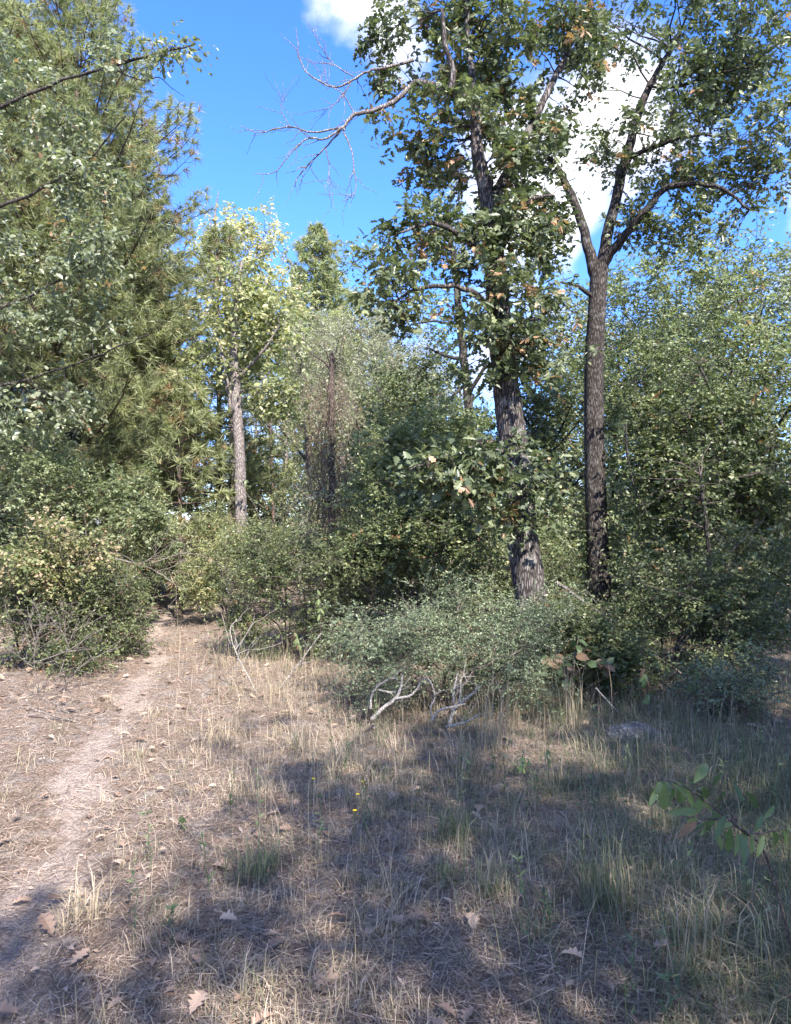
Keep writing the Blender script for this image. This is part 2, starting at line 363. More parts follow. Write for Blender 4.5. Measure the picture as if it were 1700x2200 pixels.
M_STRAW = leaf_mat('straw', [(0, (.05, .034, .027)), (.5, (.26, .195, .155)), (1, (.48, .38, .31))], .1, .7, .2, 1.0)
M_DRY = leaf_mat('dry_oak_leaf', [(0, (.14, .09, .07)), (.5, (.30, .21, .155)), (1, (.46, .36, .28))], .2, .6, .35, 1.1)
M_TWIG = bark_mat('twig_bark', (.07, .055, .05), (.24, .20, .175), (60, 60, 30), .3)
M_GREYTWIG = bark_mat('grey_twig', (.10, .085, .075), (.34, .30, .27), (70, 70, 30), .3)
M_PALETWIG = bark_mat('bleached_wood', (.22, .20, .175), (.58, .54, .49), (70, 70, 22), .6, .2)
M_OAKBARK = bark_mat('oak_bark', (.028, .024, .022), (.27, .24, .225), (38, 38, 7), 1.0, .35)
M_DARKBARK = bark_mat('dark_bark', (.022, .019, .017), (.15, .13, .12), (42, 42, 9), 1.0, .2)
M_PINEBARK = bark_mat('pine_bark', (.04, .03, .026), (.23, .17, .14), (26, 26, 8), .9)
M_GREYBARK = bark_mat('grey_bark', (.10, .085, .08), (.44, .39, .37), (46, 46, 12), .8, .3)
M_SNAG = bark_mat('snag_wood', (.05, .04, .034), (.22, .175, .15), (46, 46, 10), .9)
M_SOIL = ground_mat()
M_ROCK = bark_mat('grey_mound', (.13, .115, .10), (.40, .365, .325), (22, 22, 22), .8, .6)
M_WEED = leaf_mat('weed_leaf', [(0, (.035, .06, .025)), (.5, (.08, .12, .045)), (1, (.19, .21, .09))], .3, .5, .4, 1.2)
M_HICK = leaf_mat('hickory_leaf', [(0, (.035, .065, .02)), (.5, (.09, .14, .045)), (.86, (.16, .215, .075)), (.9, (.11, .062, .032)), (1, (.19, .115, .06))], .4, .42, .45, 1.35)
M_FLOWER = plain_mat('yellow_petal', (.75, .55, .02), .6)

# ---------------------------------------------------------------- the ground and the path
def build_ground():
    def axis(near, step, far, grow):
        a = list(np.arange(0, near, step)); d = step
        while a[-1] < far: d *= grow; a.append(a[-1] + d)
        return np.array(a)
    xp = axis(5, .11, 420, 1.14); xs = np.concatenate([-xp[:0:-1], xp])
    yp = axis(12, .11, 600, 1.12); ym = axis(1, .2, 60, 1.3)
    ys = np.concatenate([-ym[:0:-1], yp])
    X, Y = np.meshgrid(xs, ys); x, y = X.ravel(), Y.ravel()
    v = np.stack([x, y, gz(x, y)], 1); nx = len(xs); ny = len(ys)
    i = (np.arange(ny - 1)[:, None] * nx + np.arange(nx - 1)[None]).ravel()
    q = np.stack([i, i + 1, i + nx + 1, i + nx], 1)
    b = bare(x, y) * ((y > -4) & (y < 60))
    on = (b[q].mean(1) > .45)
    for name, sel in (('ground', ~on), ('path', on)):
        t = np.concatenate([q[sel][:, [0, 1, 2]], q[sel][:, [0, 2, 3]]])
        used, inv = np.unique(t, return_inverse=True)
        mb = MB().add(v[used], inv.reshape(-1, 3), b[used])
        tag(mb.obj(name, M_SOIL, None, True), kind='structure')
build_ground()

# ---------------------------------------------------------------- trees
def wood(name, parts, mat, root, sides=10, rough=.03):
    mb = MB()
    for P, r in parts:
        v, f = tubes(P, r, sides, rough); mb.add(v, f)
    return mb.obj(name, mat, root, True)
def branchwork(batches, mat, root, twigs=None, twr=.003, name='branchwork', sides=3):
    mb = MB()
    for P, r in batches:
        v, f = tubes(P, r, sides); mb.add(v, f)
    if twigs is not None:
        r = np.tile(arr(twr, twr * .45), (len(twigs), 1)); twigs = twigs[::2]; r = r[::2]; v, f = tubes(twigs[:, ::2], r, 3); mb.add(v, f)
    return mb.obj(name, mat, root, True)
def flare(P, r, k=.6, h=.6):
    z = P[:, 2] - P[0, 2]
    return P, r * (1 + k * np.exp(-np.maximum(z, 0) / h * 2.2))
def foot(px, d):
    x = (px - 850) / FPX * d
    return (float(x), d, float(gz(x, d)))
def to_ground(P, r):
    """make a traced trunk start just under the soil"""
    g = float(gz(P[0, 0], P[0, 1])); P = P.copy(); P[0, 2] = min(P[0, 2], g - .06); return P, r

import zlib
def broad_tree(name, label, cat, trunk, limbs, vols, ncl, tmpl, size, mleaf, mbark, ntw=5, nlf=7, tl=.35, group=None, gap=-.4, shell=.4, extra=None, loc=None,
               rmax=.035, brown=0., droop=.2, spread=.6, vary=.45, upb=.8, sides=12, single=0, dens_f=2.2, twr=.003, mtw=None):
    seed(zlib.crc32(label.encode()))
    tp = [to_ground(*trunk)] if trunk is not None else []
    base = loc or (float(tp[0][0][0, 0]), float(tp[0][0][0, 1]), float(gz(tp[0][0][0, 0], tp[0][0][0, 1])))
    root = empty(name, base, label, cat, group)
    if tp: wood('trunk', [flare(*tp[0])], mbark, root, sides, .035)
    for l in limbs: wood('limb', [l], mbark, root, 8, .04)
    C = sample(vols, int(ncl * .8), shell, gap, dens_f)
    if extra is not None: C = np.concatenate([C, extra])
    b, E = attach(tp + limbs, C, rmax=rmax)
    L, tw = tw_leaves(C, E, ntw, nlf, tl, size, droop, spread, upb, vary=vary, brown=brown)
    branchwork(b, mtw or mbark, root, tw, twr)
    keep = np.ones(len(L[0]), bool)
    if single:
        near = np.argsort(np.linalg.norm(L[0] - arr(0, 0, EYE), axis=1) / L[3])
        near = near[:single]; keep[near] = False
        protos = []
        for k in range(9):
            ov, of = oak_leaf(.05 + .05 * k % .3, k)
            protos.append(MB().add(ov, of, .25 + .07 * k).mesh('leaf', mleaf))
        pr = arr(*root.location)
        for j, i in enumerate(near):
            o = bpy.data.objects.new('leaf', protos[8 - j % 9] if L[4][i] < .9 else protos[8])
            x = unit(L[1][i]); yv = unit(np.cross(L[2][i], x)); z = np.cross(x, yv); s = L[3][i] * 1.05
            o.matrix_local = Matrix(((x[0] * s, yv[0] * s, z[0] * s, L[0][i][0] - pr[0]), (x[1] * s, yv[1] * s, z[1] * s, L[0][i][1] - pr[1]), (x[2] * s, yv[2] * s, z[2] * s, L[0][i][2] - pr[2]), (0, 0, 0, 1)))
            link(o, root)
    mb = MB(); put(mb, L, tmpl, 0, keep); fo = mb.obj('foliage', mleaf, root); fo['kind'] = 'stuff'
    return root

# the big oak in front of the thicket ------------------------------------------------
D0 = 7.8
oak_trunk = traced([(1168, 1500, D0, .20), (1148, 1330, D0, .185), (1126, 1180, D0, .175), (1108, 1000, D0, .165), (1090, 850, D0, .150), (1074, 700, D0, .132), (1063, 560, D0, .115), (1056, 470, D0, .10)], 60)
oak_limbs = [traced([(1056, 475, D0, .095), (1040, 390, D0, .085), (1024, 310, D0, .07), (1022, 245, D0, .062), (1000, 212, D0, .055), (965, 196, D0 + .05, .05), (905, 178, D0 + .1, .042), (882, 184, D0 + .1, .03)], 40, .004),
             traced([(1050, 450, D0, .07), (1090, 370, D0 + .2, .055), (1150, 255, D0 + .3, .045), (1190, 170, D0 + .4, .038), (1226, 90, D0 + .5, .03), (1240, -40, D0 + .6, .02)], 30, .006),
             traced([(970, 200, D0, .04), (973, 150, D0, .034), (958, 100, D0, .028), (950, 20, D0 + .1, .018)], 16, .004),
             traced([(1022, 250, D0, .045), (1012, 150, D0 + .2, .036), (1004, 60, D0 + .3, .03), (1010, -80, D0 + .4, .018)], 18, .005),
             traced([(1066, 590, D0, .05), (1010, 520, D0 - .3, .035), (930, 480, D0 - .5, .024), (860, 500, D0 - .6, .012)], 18, .006),
             traced([(1072, 680, D0, .045), (1000, 620, D0 - .4, .03), (900, 620, D0 - .6, .02), (830, 660, D0 - .7, .01)], 18, .006),
             traced([(1064, 570, D0, .05), (1100, 480, D0 - .2, .035), (1140, 430, D0 - .3, .022), (1190, 420, D0 - .3, .012)], 16, .006),
             traced([(1104, 985, D0, .03), (1040, 960, D0 - .45, .02), (960, 980, D0 - .75, .014), (880, 1010, D0 - .9, .007)], 16, .006),
             traced([(1080, 740, D0, .03), (1130, 690, D0 - .3, .02), (1180, 690, D0 - .4, .01)], 10, .006),
             traced([(1120, 1060, D0, .022), (1150, 1030, D0 - .25, .014), (1190, 1050, D0 - .35, .008)], 10, .004)]
oak_vols = [ell(880, 110, D0 + .9, 95, 80, .5), ell(930, 340, D0 + .55, 110, 110, .45), ell(1080, 180, D0 + .7, 130, 130, .5), ell(895, 520, D0 - .4, 105, 110, .5), ell(1110, 430, D0 - .1, 90, 140, .6),
            ell(1150, 250, D0 + .4, 80, 110, .6), ell(860, 640, D0 - .6, 85, 62, .45), ell(985, 590, D0 - .5, 95, 90, .45), ell(1090, 690, D0 - .35, 100, 90, .42), ell(1010, 40, D0 + .4, 170, 110, .8), ell(1215, 60, D0 + .5, 80, 100, .6),
            ell(1020, 440, D0 - .3, 95, 110, .4), ell(1085, 760, D0 - .2, 75, 50, .25), ell(1190, 180, D0 + .7, 70, 110, .5), ell(1160, 480, D0 + .2, 70, 90, .4), ell(840, 200, D0 + .6, 50, 70, .4)]
low = np.concatenate([sample([ell(990, 1010, D0 - .75, 150, 60, .55)], 46, .5, -.6), sample([ell(1165, 1055, D0 - .32, 45, 42, .15), ell(1132, 955, D0 - .25, 26, 22, .1)], 11, .4, -.9), sample([ell(1092, 1105, D0 - .35, 45, 48, .1)], 6, .4, -.9)])
_t = rng.uniform(.62, .97, 46); _i = (_t * 59).astype(int); _a = rng.uniform(-.2, 3.4, 46)
cloak = oak_trunk[0][_i] + np.stack([np.cos(_a), -np.sin(_a), rng.normal(0, .5, 46)], 1) * (oak_trunk[1][_i] + rng.uniform(.08, .5, 46))[:, None]
_i = rng.integers(8, 38, 26); _a = rng.uniform(0, 6.28, 26)
cloak2 = oak_limbs[0][0][np.minimum(_i, 22)] + np.stack([np.cos(_a), -np.sin(_a), rng.normal(0, .4, 26)], 1) * rng.uniform(.12, .45, (26, 1))
low = np.concatenate([low, cloak, cloak2])
oak = broad_tree('oak_tree', 'tall leaning oak with grey furrowed trunk and bare dead limb reaching left over the gap', 'tree', oak_trunk, oak_limbs, oak_vols, 400, LEAF_OAK, .112, M_OAK, M_OAKBARK,
                 6, 6, .23, extra=low, gap=-.15, shell=.45, brown=.07, droop=.22, sides=18, single=300, twr=.0028, mtw=M_DARKBARK)
def px_line(pts, d, r0, r1, wob=0., dz=0.):
    k = len(pts)
    return traced([(x, y, d + dz * i / max(1, k - 1), r0 + (r1 - r0) * i / max(1, k - 1)) for i, (x, y) in enumerate(pts)], max(6, 4 * k), wob)
def side_twigs(lines, per=7, ln=.35, r=.004, up=.0):
    out = []
    for P, rr in lines:
        n = len(P)
        for _ in range(per):
            i = rng.integers(n // 4, n - 1); t = unit(P[min(i + 1, n - 1)] - P[i - 1])
            d = unit(t * .8 + rng.normal(0, .55, 3) + arr(0, 0, up)); l = ln * rng.uniform(.35, 1.1)
            p = P[i] + np.linspace(0, 1, 5)[:, None] * d * l + np.concatenate([np.zeros((1, 3)), np.cumsum(rng.normal(0, l * .06, (4, 3)), 0)])
            out.append((p, np.linspace(min(r, rr[i] * .8), .0016, 5)))
    return out
DD = D0 + .1
dead = [px_line([(884, 184), (850, 216), (806, 236), (765, 245), (745, 262), (738, 280)], DD, .030, .018, .003),
        px_line([(740, 272), (675, 284), (621, 272), (558, 284), (515, 270)], DD, .013, .003, .004), px_line([(738, 272), (698, 299), (662, 297), (630, 324), (590, 369), (545, 374)], DD, .013, .003, .004, -.3),
        px_line([(734, 279), (689, 328), (657, 360), (637, 387), (637, 412)], DD, .011, .003, .004, .2), px_line([(738, 284), (756, 324), (761, 365), (763, 414), (734, 434)], DD, .010, .003, .004, -.2),
        px_line([(700, 320), (707, 350), (708, 378), (707, 424)], DD, .007, .003, .003), px_line([(890, 130), (850, 140), (792, 153), (756, 173), (720, 187), (666, 162), (644, 126), (641, 99), (636, 60)], DD + .3, .018, .004, .004),
        px_line([(756, 173), (738, 203), (711, 230), (675, 239)], DD + .3, .009, .003, .003), px_line([(760, 165), (720, 140), (690, 100), (672, 60)], DD + .3, .008, .003, .003), px_line([(765, 248), (735, 200), (705, 180), (698, 150)], DD, .008, .003, .003),
        px_line([(621, 272), (605, 235), (610, 205)], DD, .006, .0025, .003)]
wood('dead_limb', dead + side_twigs(dead, 8, .42, .005), M_GREYBARK, oak, 5, .05)

# second oak with the fork ------------------------------------------------------------
D1 = 11.
broad_tree('oak_tree', 'straight dark oak trunk forking into three limbs high up, right of the leaning oak', 'tree',
           traced([(1290, 1340, D1, .185), (1284, 1200, D1, .17), (1278, 1000, D1, .16), (1276, 800, D1, .15), (1282, 680, D1, .14), (1288, 570, D1, .135)], 40),
           [traced([(1284, 600, D1, .11), (1268, 545, D1, .085), (1247, 470, D1, .07), (1222, 405, D1, .06), (1190, 350, D1, .045), (1158, 332, D1 - .1, .03)], 26, .006),
            traced([(1290, 600, D1, .12), (1302, 520, D1, .095), (1322, 430, D1, .085), (1348, 330, D1, .08), (1376, 230, D1 + .1, .065), (1415, 150, D1 + .2, .05), (1460, 80, D1 + .3, .03)], 34, .006),
            traced([(1292, 575, D1, .085), (1330, 520, D1 - .2, .07), (1384, 455, D1 - .4, .055), (1440, 400, D1 - .6, .045), (1540, 400, D1 - .9, .03), (1610, 450, D1 - 1, .015)], 26, .008),
            traced([(1345, 340, D1, .04), (1420, 310, D1 - .4, .032), (1500, 290, D1 - .8, .02), (1590, 300, D1 - 1, .01)], 18, .008),
            traced([(1395, 185, D1 + .1, .04), (1460, 185, D1 - .2, .03), (1530, 160, D1 - .5, .02), (1620, 140, D1 - .6, .01)], 18, .008),
            traced([(1280, 640, D1, .04), (1230, 610, D1 - .2, .025), (1180, 610, D1 - .3, .012)], 12, .006)],
           [ell(1250, 130, D1, 85, 90, .9), ell(1310, 300, D1, 50, 80, .7), ell(1420, 330, D1 - .2, 130, 115, 1.1), ell(1490, 150, D1 - .3, 120, 150, 1.2), ell(1560, 340, D1 - .6, 110, 130, 1.), ell(1470, 480, D1 - .6, 120, 55, .7),
            ell(1180, 640, D1 - .2, 60, 55, .5), ell(1420, 20, D1, 200, 90, 1.2), ell(1170, 340, D1 - .1, 45, 60, .5), ell(1380, 470, D1 - .3, 60, 55, .5), ell(1610, 120, D1 - .4, 100, 160, 1.), ell(1275, 760, D1 - .35, 45, 60, .25), ell(1560, 80, D1 - .5, 110, 120, .9), ell(1640, 300, D1 - .8, 90, 150, .8), ell(1520, 250, D1 + .4, 110, 130, .8)],
           520, LEAF_OAK, .11, M_OAK, M_DARKBARK, 6, 6, .27, gap=-.2, shell=.5, brown=.02, twr=.0035)

# slender dark trunk behind the big oak
D2 = 12.5
broad_tree('oak_tree', 'slender dark crooked tree standing close behind the leaning oak', 'tree',
           traced([(1030, 1300, D2, .10), (1020, 1050, D2, .09), (1005, 860, D2, .085), (995, 760, D2, .078), (985, 640, D2, .066), (972, 540, D2, .05), (960, 440, D2, .03)], 36, .008),
           [traced([(1003, 850, D2, .045), (1032, 805, D2 - .2, .035), (1050, 770, D2 - .3, .02)], 8, .006), traced([(1002, 825, D2, .035), (975, 850, D2 - .2, .028), (955, 880, D2 - .3, .015)], 8, .004),
            traced([(994, 770, D2, .04), (960, 765, D2 - .2, .028), (915, 745, D2 - .3, .014)], 10, .006), traced([(990, 700, D2, .03), (930, 690, D2, .02), (880, 700, D2, .01)], 10, .006)],
           [ell(950, 480, D2, 90, 90, .8), ell(900, 600, D2, 90, 80, .7), ell(800, 560, D2, 70, 55, .5), ell(930, 710, D2, 90, 45, .5)], 150, LEAF_OAK, .09, M_BROAD, M_DARKBARK, 4, 6, .3, gap=-.3)

# broadleaf tree on the left edge, leaves over the pine
D3 = 10.
broad_tree('ash_tree', 'grey-green leafy tree at the left edge with leaf sprays in front of the pine', 'tree',
           traced([(-190, 1400, D3, .15), (-180, 1100, D3, .14), (-160, 800, D3, .12), (-130, 500, D3, .09), (-90, 250, D3, .06), (-40, 60, D3, .03)], 40, .008),
           [traced([(-150, 720, D3, .03), (100, 620, D3 - .3, .018), (200, 540, D3 - .5, .012), (290, 500, D3 - .6, .01)], 16, .01), traced([(-130, 500, D3, .03), (100, 400, D3 - .2, .018), (200, 330, D3 - .4, .012), (270, 250, D3 - .5, .01)], 16, .01),
            traced([(-165, 880, D3, .03), (110, 800, D3 - .3, .016), (220, 760, D3 - .5, .011), (320, 720, D3 - .6, .008)], 16, .01),
            traced([(-90, 270, D3, .03), (130, 175, D3 - .3, .02), (230, 148, D3 - .6, .016), (300, 125, D3 - .8, .018), (420, 95, D3 - 1, .006)], 20, .008),
            traced([(250, 150, D3 - .65, .012), (275, 163, D3 - .7, .008), (315, 173, D3 - .7, .007), (342, 166, D3 - .7, .006), (369, 189, D3 - .7, .005), (396, 207, D3 - .7, .003)], 16, .002)],
           [ell(130, 260, D3 - .3, 110, 90, .8), ell(190, 380, D3 - .5, 110, 75, .6), ell(120, 540, D3 - .4, 110, 80, .7), ell(210, 520, D3 - .6, 80, 70, .5), ell(140, 680, D3 - .4, 150, 60, .6), ell(90, 850, D3 - .3, 120, 80, .7), ell(270, 115, D3 - .8, 85, 38, .4), ell(365, 100, D3 - .9, 55, 28, .3),
            ell(-60, 200, D3, 110, 200, .9), ell(-40, 600, D3, 90, 200, .9)], 360, LEAF_W, .085, M_ASH, M_DARKBARK, 6, 6, .30, gap=-.1, shell=.5, brown=.01, droop=.3)

def copy_tree(root, loc, rz, sc, label, group=None, name=None):
    r = root.copy(); r.location = loc; r.rotation_euler = (0, 0, rz); r.scale = (sc[0], sc[0], sc[1]) if isinstance(sc, tuple) else (sc, sc, sc)
    COL.objects.link(r)
    if 'group' in r: del r['group']
    tag(r, label, None, group)
    for c in root.children:
        k = c.copy(); k.parent = r; COL.objects.link(k)
    return r
def pine_tree(label, base, h, r0, wid, lo=.12, nb=70, tufts=None, nl=.17, nn=26, prof=None, lean=(0, 0), group=None, mat=None, nw=.005, tuft_step=.17, dead=.05, name='pine_tree'):
    """conical long-needled pine: boughs droop then turn up, side shoots carry tufts of needles"""
    seed(zlib.crc32(label.encode()))
    root = empty(name, base, label, 'tree', group)
    b = arr(*base); t = np.linspace(0, 1, 26)
    TP = b + np.stack([lean[0] * t * h + .03 * np.sin(5 * t), lean[1] * t * h + .03 * np.cos(4 * t), t * h - .05], 1)
    TR = np.maximum(r0 * (1 - t) ** .85, .012)
    wood('trunk', [flare(TP, TR, .4, .5)], M_PINEBARK, root, 10, .04)
    prof = prof or (lambda s: (1 - s) ** .75)
    mbB, T0, TD = MB(), [], []
    hs = np.sort(lo + (1 - lo) * rng.random(nb) ** .9)
    az = rng.random() * 6
    for s in hs:
        az += 2.399 + rng.normal(0, .25); ln = wid * prof(s) * rng.uniform(.72, 1.15) + .12
        o = b + arr(lean[0] * s * h, lean[1] * s * h, s * h)
        dh = arr(math.cos(az), math.sin(az), 0); rise = -.22 + .9 * s ** 1.5 + rng.normal(0, .08)
        u = np.linspace(0, 1, 8)[:, None]
        P = o + dh * ln * u + arr(0, 0, 1) * ln * (rise * u + .28 * u ** 2.6) + np.cumsum(rng.normal(0, ln * .012, (8, 3)), 0)
        v, f = tubes(P, np.linspace(.006 + .014 * ln, .005, 8), 4); mbB.add(v, f)
        ns = max(4, int(ln / .17)); sh = []
        for k in range(ns):
            q = .22 + .78 * (k + rng.random()) / ns; i = q * 7; a = int(min(i, 6)); p = P[a] + (P[a + 1] - P[a]) * (i - a)
            td = unit(P[a + 1] - P[a]); sd = unit(np.cross(td, arr(0, 0, 1))) * (1 if k % 2 else -1)
            sl_ = (.18 + .42 * ln * (1 - q) * .8 + .08) * rng.uniform(.6, 1.2); sl_ = min(sl_, .9)
            d = unit(td * .75 + sd * .8 + rng.normal(0, .25, 3) + arr(0, 0, .1))
            e = p + d * sl_ + arr(0, 0, .22) * sl_
            sh.append(np.stack([p, p + d * sl_ * .5 - arr(0, 0, .02), e]))
            m = max(1, int(sl_ / tuft_step))
            for j in range(m):
                w = 1 - j * tuft_step / sl_ * .9
                T0.append(p + (e - p) * max(w, .15)); TD.append(unit(d + arr(0, 0, .35) + rng.normal(0, .25, 3)))
        T0.append(P[-1]); TD.append(unit(P[-1] - P[-2]))
        v, f = tubes(np.array(sh), np.tile(arr(.006, .005, .003), (len(sh), 1)), 3); mbB.add(v, f)
    T0 = np.array(T0); TD = np.array(TD); K = len(T0)
    mbB.obj('branchwork', M_PINEBARK, root, True)
    d = unit(np.repeat(TD, nn, 0) * .75 + unit(rng.normal(0, 1, (K * nn, 3))) * .95 + arr(0, 0, -.12))
    p = np.repeat(T0, nn, 0) + np.repeat(TD, nn, 0) * rng.uniform(-.07, .05, (K * nn, 1))
    l = nl * rng.uniform(.65, 1.15, (K * nn, 1))
    sd = unit(np.cross(d, rng.normal(0, 1, (K * nn, 3)))) * nw
    V = np.stack([p - sd, p + sd, p + d * l + arr(0, 0, -.18) * l * l / nl], 1)
    tuft_t = np.clip(.48 + .16 * rng.normal(0, 1, K), .02, .86); tuft_t = np.where(rng.random(K) < dead, rng.uniform(.88, 1, K), tuft_t)
    tint = np.clip(np.repeat(tuft_t, nn) + .07 * rng.normal(0, 1, K * nn), .02, 1)
    mb = MB().add(V.reshape(-1, 3), np.arange(K * nn * 3).reshape(-1, 3), np.repeat(tint, 3)); o = mb.obj('needles', mat or M_PINE, root); o['kind'] = 'stuff'
    return root
pine1 = pine_tree('tall broad dark pine filling the left side behind the leafy sprays', foot(155, 15.5), 13.8, .20, 3.0, .07, 270, nn=34, prof=lambda s: min(1, (1 - s) * 2.2) ** .75 * (1 if s > .2 else .8), nw=.0075, nl=.22, tuft_step=.18, dead=.05)
pine_tree('young long-needled pine just behind the pale trunk, right of the tall broad pine', foot(468, 17.), 8.9, .11, 1.6, .12, 110, nn=36, prof=lambda s: min(1, (1 - s) * 1.5) ** .9, nw=.0085, nl=.2, tuft_step=.18, dead=.06)
pine_tree('sparse pine with one long bare bough, between tall pine and pale trunk', foot(320, 16.5), 9.4, .14, 2.0, .10, 110, nn=28, nw=.0095, nl=.2, tuft_step=.19, dead=.08)
pine_tree('low spreading young pine with bright boughs beside the path end', foot(385, 14.), 4.7, .07, 1.6, .1, 70, nn=36, nw=.009, nl=.22, tuft_step=.18, dead=.10)
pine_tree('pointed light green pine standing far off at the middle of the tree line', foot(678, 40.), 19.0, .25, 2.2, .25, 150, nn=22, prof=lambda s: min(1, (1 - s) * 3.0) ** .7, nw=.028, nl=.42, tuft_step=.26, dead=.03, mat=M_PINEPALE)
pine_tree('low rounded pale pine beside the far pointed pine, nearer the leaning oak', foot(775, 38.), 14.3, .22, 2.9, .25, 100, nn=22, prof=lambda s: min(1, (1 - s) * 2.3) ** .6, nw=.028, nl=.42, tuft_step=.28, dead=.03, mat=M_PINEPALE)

copy_tree(pine1, foot(70, 19.5), 1.1, (1., 1.12), 'dark pine standing behind the tall broad pine at the left edge')
copy_tree(pine1, foot(235, 21.), 2.7, (.8, .92), 'dark pine behind the tall broad pine, toward the gap of sky')
copy_tree(pine1, foot(-60, 15.), 4., (.9, 1.), 'pine at the far left edge beside the tall broad pine')
# pale-trunked sweetgum ---------------------------------------------------------------
D5 = 14.3
broad_tree('sweetgum_tree', 'pale grey sunlit trunk with bright green leaves above, rising behind the central bush', 'tree',
           traced([(518, 1170, D5, .122), (517, 1060, D5, .117), (514, 950, D5, .11), (507, 850, D5, .10), (503, 750, D5, .08), (510, 650, D5, .06), (520, 560, D5, .03)], 40, .004),
           [traced([(508, 900, D5, .06), (494, 860, D5, .05), (485, 800, D5, .04), (470, 730, D5, .02)], 12, .006), traced([(506, 820, D5, .04), (560, 760, D5 - .3, .028), (600, 700, D5 - .4, .012)], 12, .006)],
           [ell(520, 740, D5 + .3, 100, 100, .9), ell(595, 850, D5 + .2, 62, 65, .6), ell(600, 700, D5, 70, 90, .8), ell(470, 790, D5 + .6, 60, 50, .6), ell(540, 620, D5, 70, 80, .8)], 260, LEAF_W, .11, M_YELLOW if 0 else M_PALE, M_GREYBARK, 5, 6, .36, gap=-.3, droop=.3, vary=.5)
D6 = 27.
broad_tree('poplar_tree', 'tall pale yellow-green tree with a bare dead top against the blue sky', 'tree',
           traced([(500, 1160, D6, .2), (500, 900, D6, .17), (490, 700, D6, .12), (475, 560, D6, .08), (462, 470, D6, .05), (470, 410, D6, .012)], 36, .01),
           [traced([(490, 700, D6, .06), (530, 600, D6, .045), (570, 500, D6, .02)], 12, .01), traced([(475, 560, D6, .045), (510, 500, D6, .03), (545, 460, D6, .015)], 10, .01), traced([(462, 500, D6, .02), (450, 470, D6, .014), (447, 440, D6, .008)], 8, .004)],
           [ell(490, 500, D6, 75, 60, 1.4), ell(565, 530, D6, 45, 70, 1.2), ell(450, 560, D6, 50, 70, 1.2), ell(530, 620, D6, 90, 70, 1.6), ell(610, 640, D6, 60, 60, 1.3), ell(500, 700, D6, 90, 60, 1.6)], 330, LEAF_W, .15, M_CREAM, M_GREYBARK, 5, 6, .5, gap=-.25, shell=.45, vary=.5, brown=.05, twr=.008)

# dead snag with hanging vines --------------------------------------------------------
D7 = 13.5
sg = empty('dead_snag', foot(712, D7), 'bare dead snag trunk with broken top, wrapped in brown hanging vines', 'dead tree')
st = to_ground(*traced([(712, 1160, D7, .075), (714, 1000, D7, .068), (712, 870, D7, .06), (713, 760, D7, .045)], 24, .008))
wood('trunk', [st], M_SNAG, sg, 9, .06)
sl2 = [px_line([(712, 800), (700, 780), (664, 757)], D7, .03, .012, .004), px_line([(712, 860), (700, 830), (694, 810)], D7, .025, .01, .003), px_line([(713, 850), (722, 838), (732, 828)], D7, .02, .01, .002)]
wood('limb', sl2 + side_twigs([st], 10, .8, .012, .1) + side_twigs(sl2, 3, .4, .006), M_SNAG, sg, 5, .05)
vb = []
for _ in range(230):
    x0 = 708 + rng.normal(0, 30); y0 = rng.uniform(800, 1080); y1 = y0 + rng.uniform(30, 170); dz = rng.normal(0, .3); sw = rng.normal(0, 22)
    vb.append(traced([(x0, y0, D7 + dz, .006), (x0 + sw * .3, (y0 * 2 + y1) / 3, D7 + dz, .0075), (x0 + sw, (y0 + y1 * 2) / 3, D7 + dz * 1.2, .006), (x0 + sw * .6 + rng.normal(0, 14), min(y1, 1150), D7 + dz, .003)], 11, .022))
vc = sample([ell(712, 960, D7, 42, 130, .4), ell(690, 1060, D7 - .1, 60, 60, .4)], 45, .5, -.9); L_, t_ = tw_leaves(vc, unit(rng.normal(0, 1, vc.shape)), 3, 7, .3, .06, .3)
mbv = MB(); put(mbv, L_, LEAF_W); mbv.obj('foliage', M_OLIVE, sg)['kind'] = 'stuff'
wood('vines', vb, bark_mat('vine_stem', (.10, .075, .055), (.34, .27, .21), (60, 60, 30), .2), sg, 3, .0)['kind'] = 'stuff'

# ---------------------------------------------------------------- prototypes for the woods behind
def proto_broad(label, loc, mleaf, mbark, h=10., w=2.4, ncl=330, size=.13, low=.25, tmpl=LEAF, nlf=7, ntw=6, tl=.5, gap=-.35, brown=.01, vary=.5, name='broadleaf_tree', dens=2.):
    """a whole tree h metres tall, built at loc"""
    seed(zlib.crc32(label.encode()) + 1)
    L0 = arr(*loc)
    t = np.linspace(0, 1, 20)
    TP = L0 + np.stack([.3 * np.sin(3 * t + rng.random() * 6) * t, .3 * np.sin(2.5 * t + rng.random() * 6) * t, t * h * .85 - .05], 1); TR = np.maximum(.16 * (h / 10) * (1 - t) ** .8, .02)
    lim = []
    for k in range(7):
        s = .25 + .09 * k; a = k * 2.4 + rng.random(); p = TP[int(s * 19)]; ln = w * rng.uniform(.6, .95)
        e = p + arr(math.cos(a) * ln, math.sin(a) * ln, ln * rng.uniform(.6, 1.1)); m = (p + e) / 2 + arr(0, 0, -.1 * ln)
        P = spline([p, m, e], 10); lim.append((P, np.linspace(.06, .015, 10)))
    vols = []
    for k in range(11):
        s = low + (1 - low) * (k + .5) / 11; a = rng.random() * 6.28; q = w * .55 * math.sin(math.pi * min(1, .15 + (s - low) / (1 - low) * .85)) ** .6
        vols.append((L0 + arr(math.cos(a) * q * rng.uniform(.4, 1.2), math.sin(a) * q * rng.uniform(.4, 1.2), s * h), arr(1, 1, .8) * w * rng.uniform(.36, .58)))
    return broad_tree(name, label, 'tree', (TP, TR), lim, vols, ncl, tmpl, size, mleaf, mbark, ntw, nlf, tl, gap=gap, shell=.45, brown=brown, vary=vary, twr=.008, dens_f=dens, loc=(loc[0], loc[1], loc[2]))
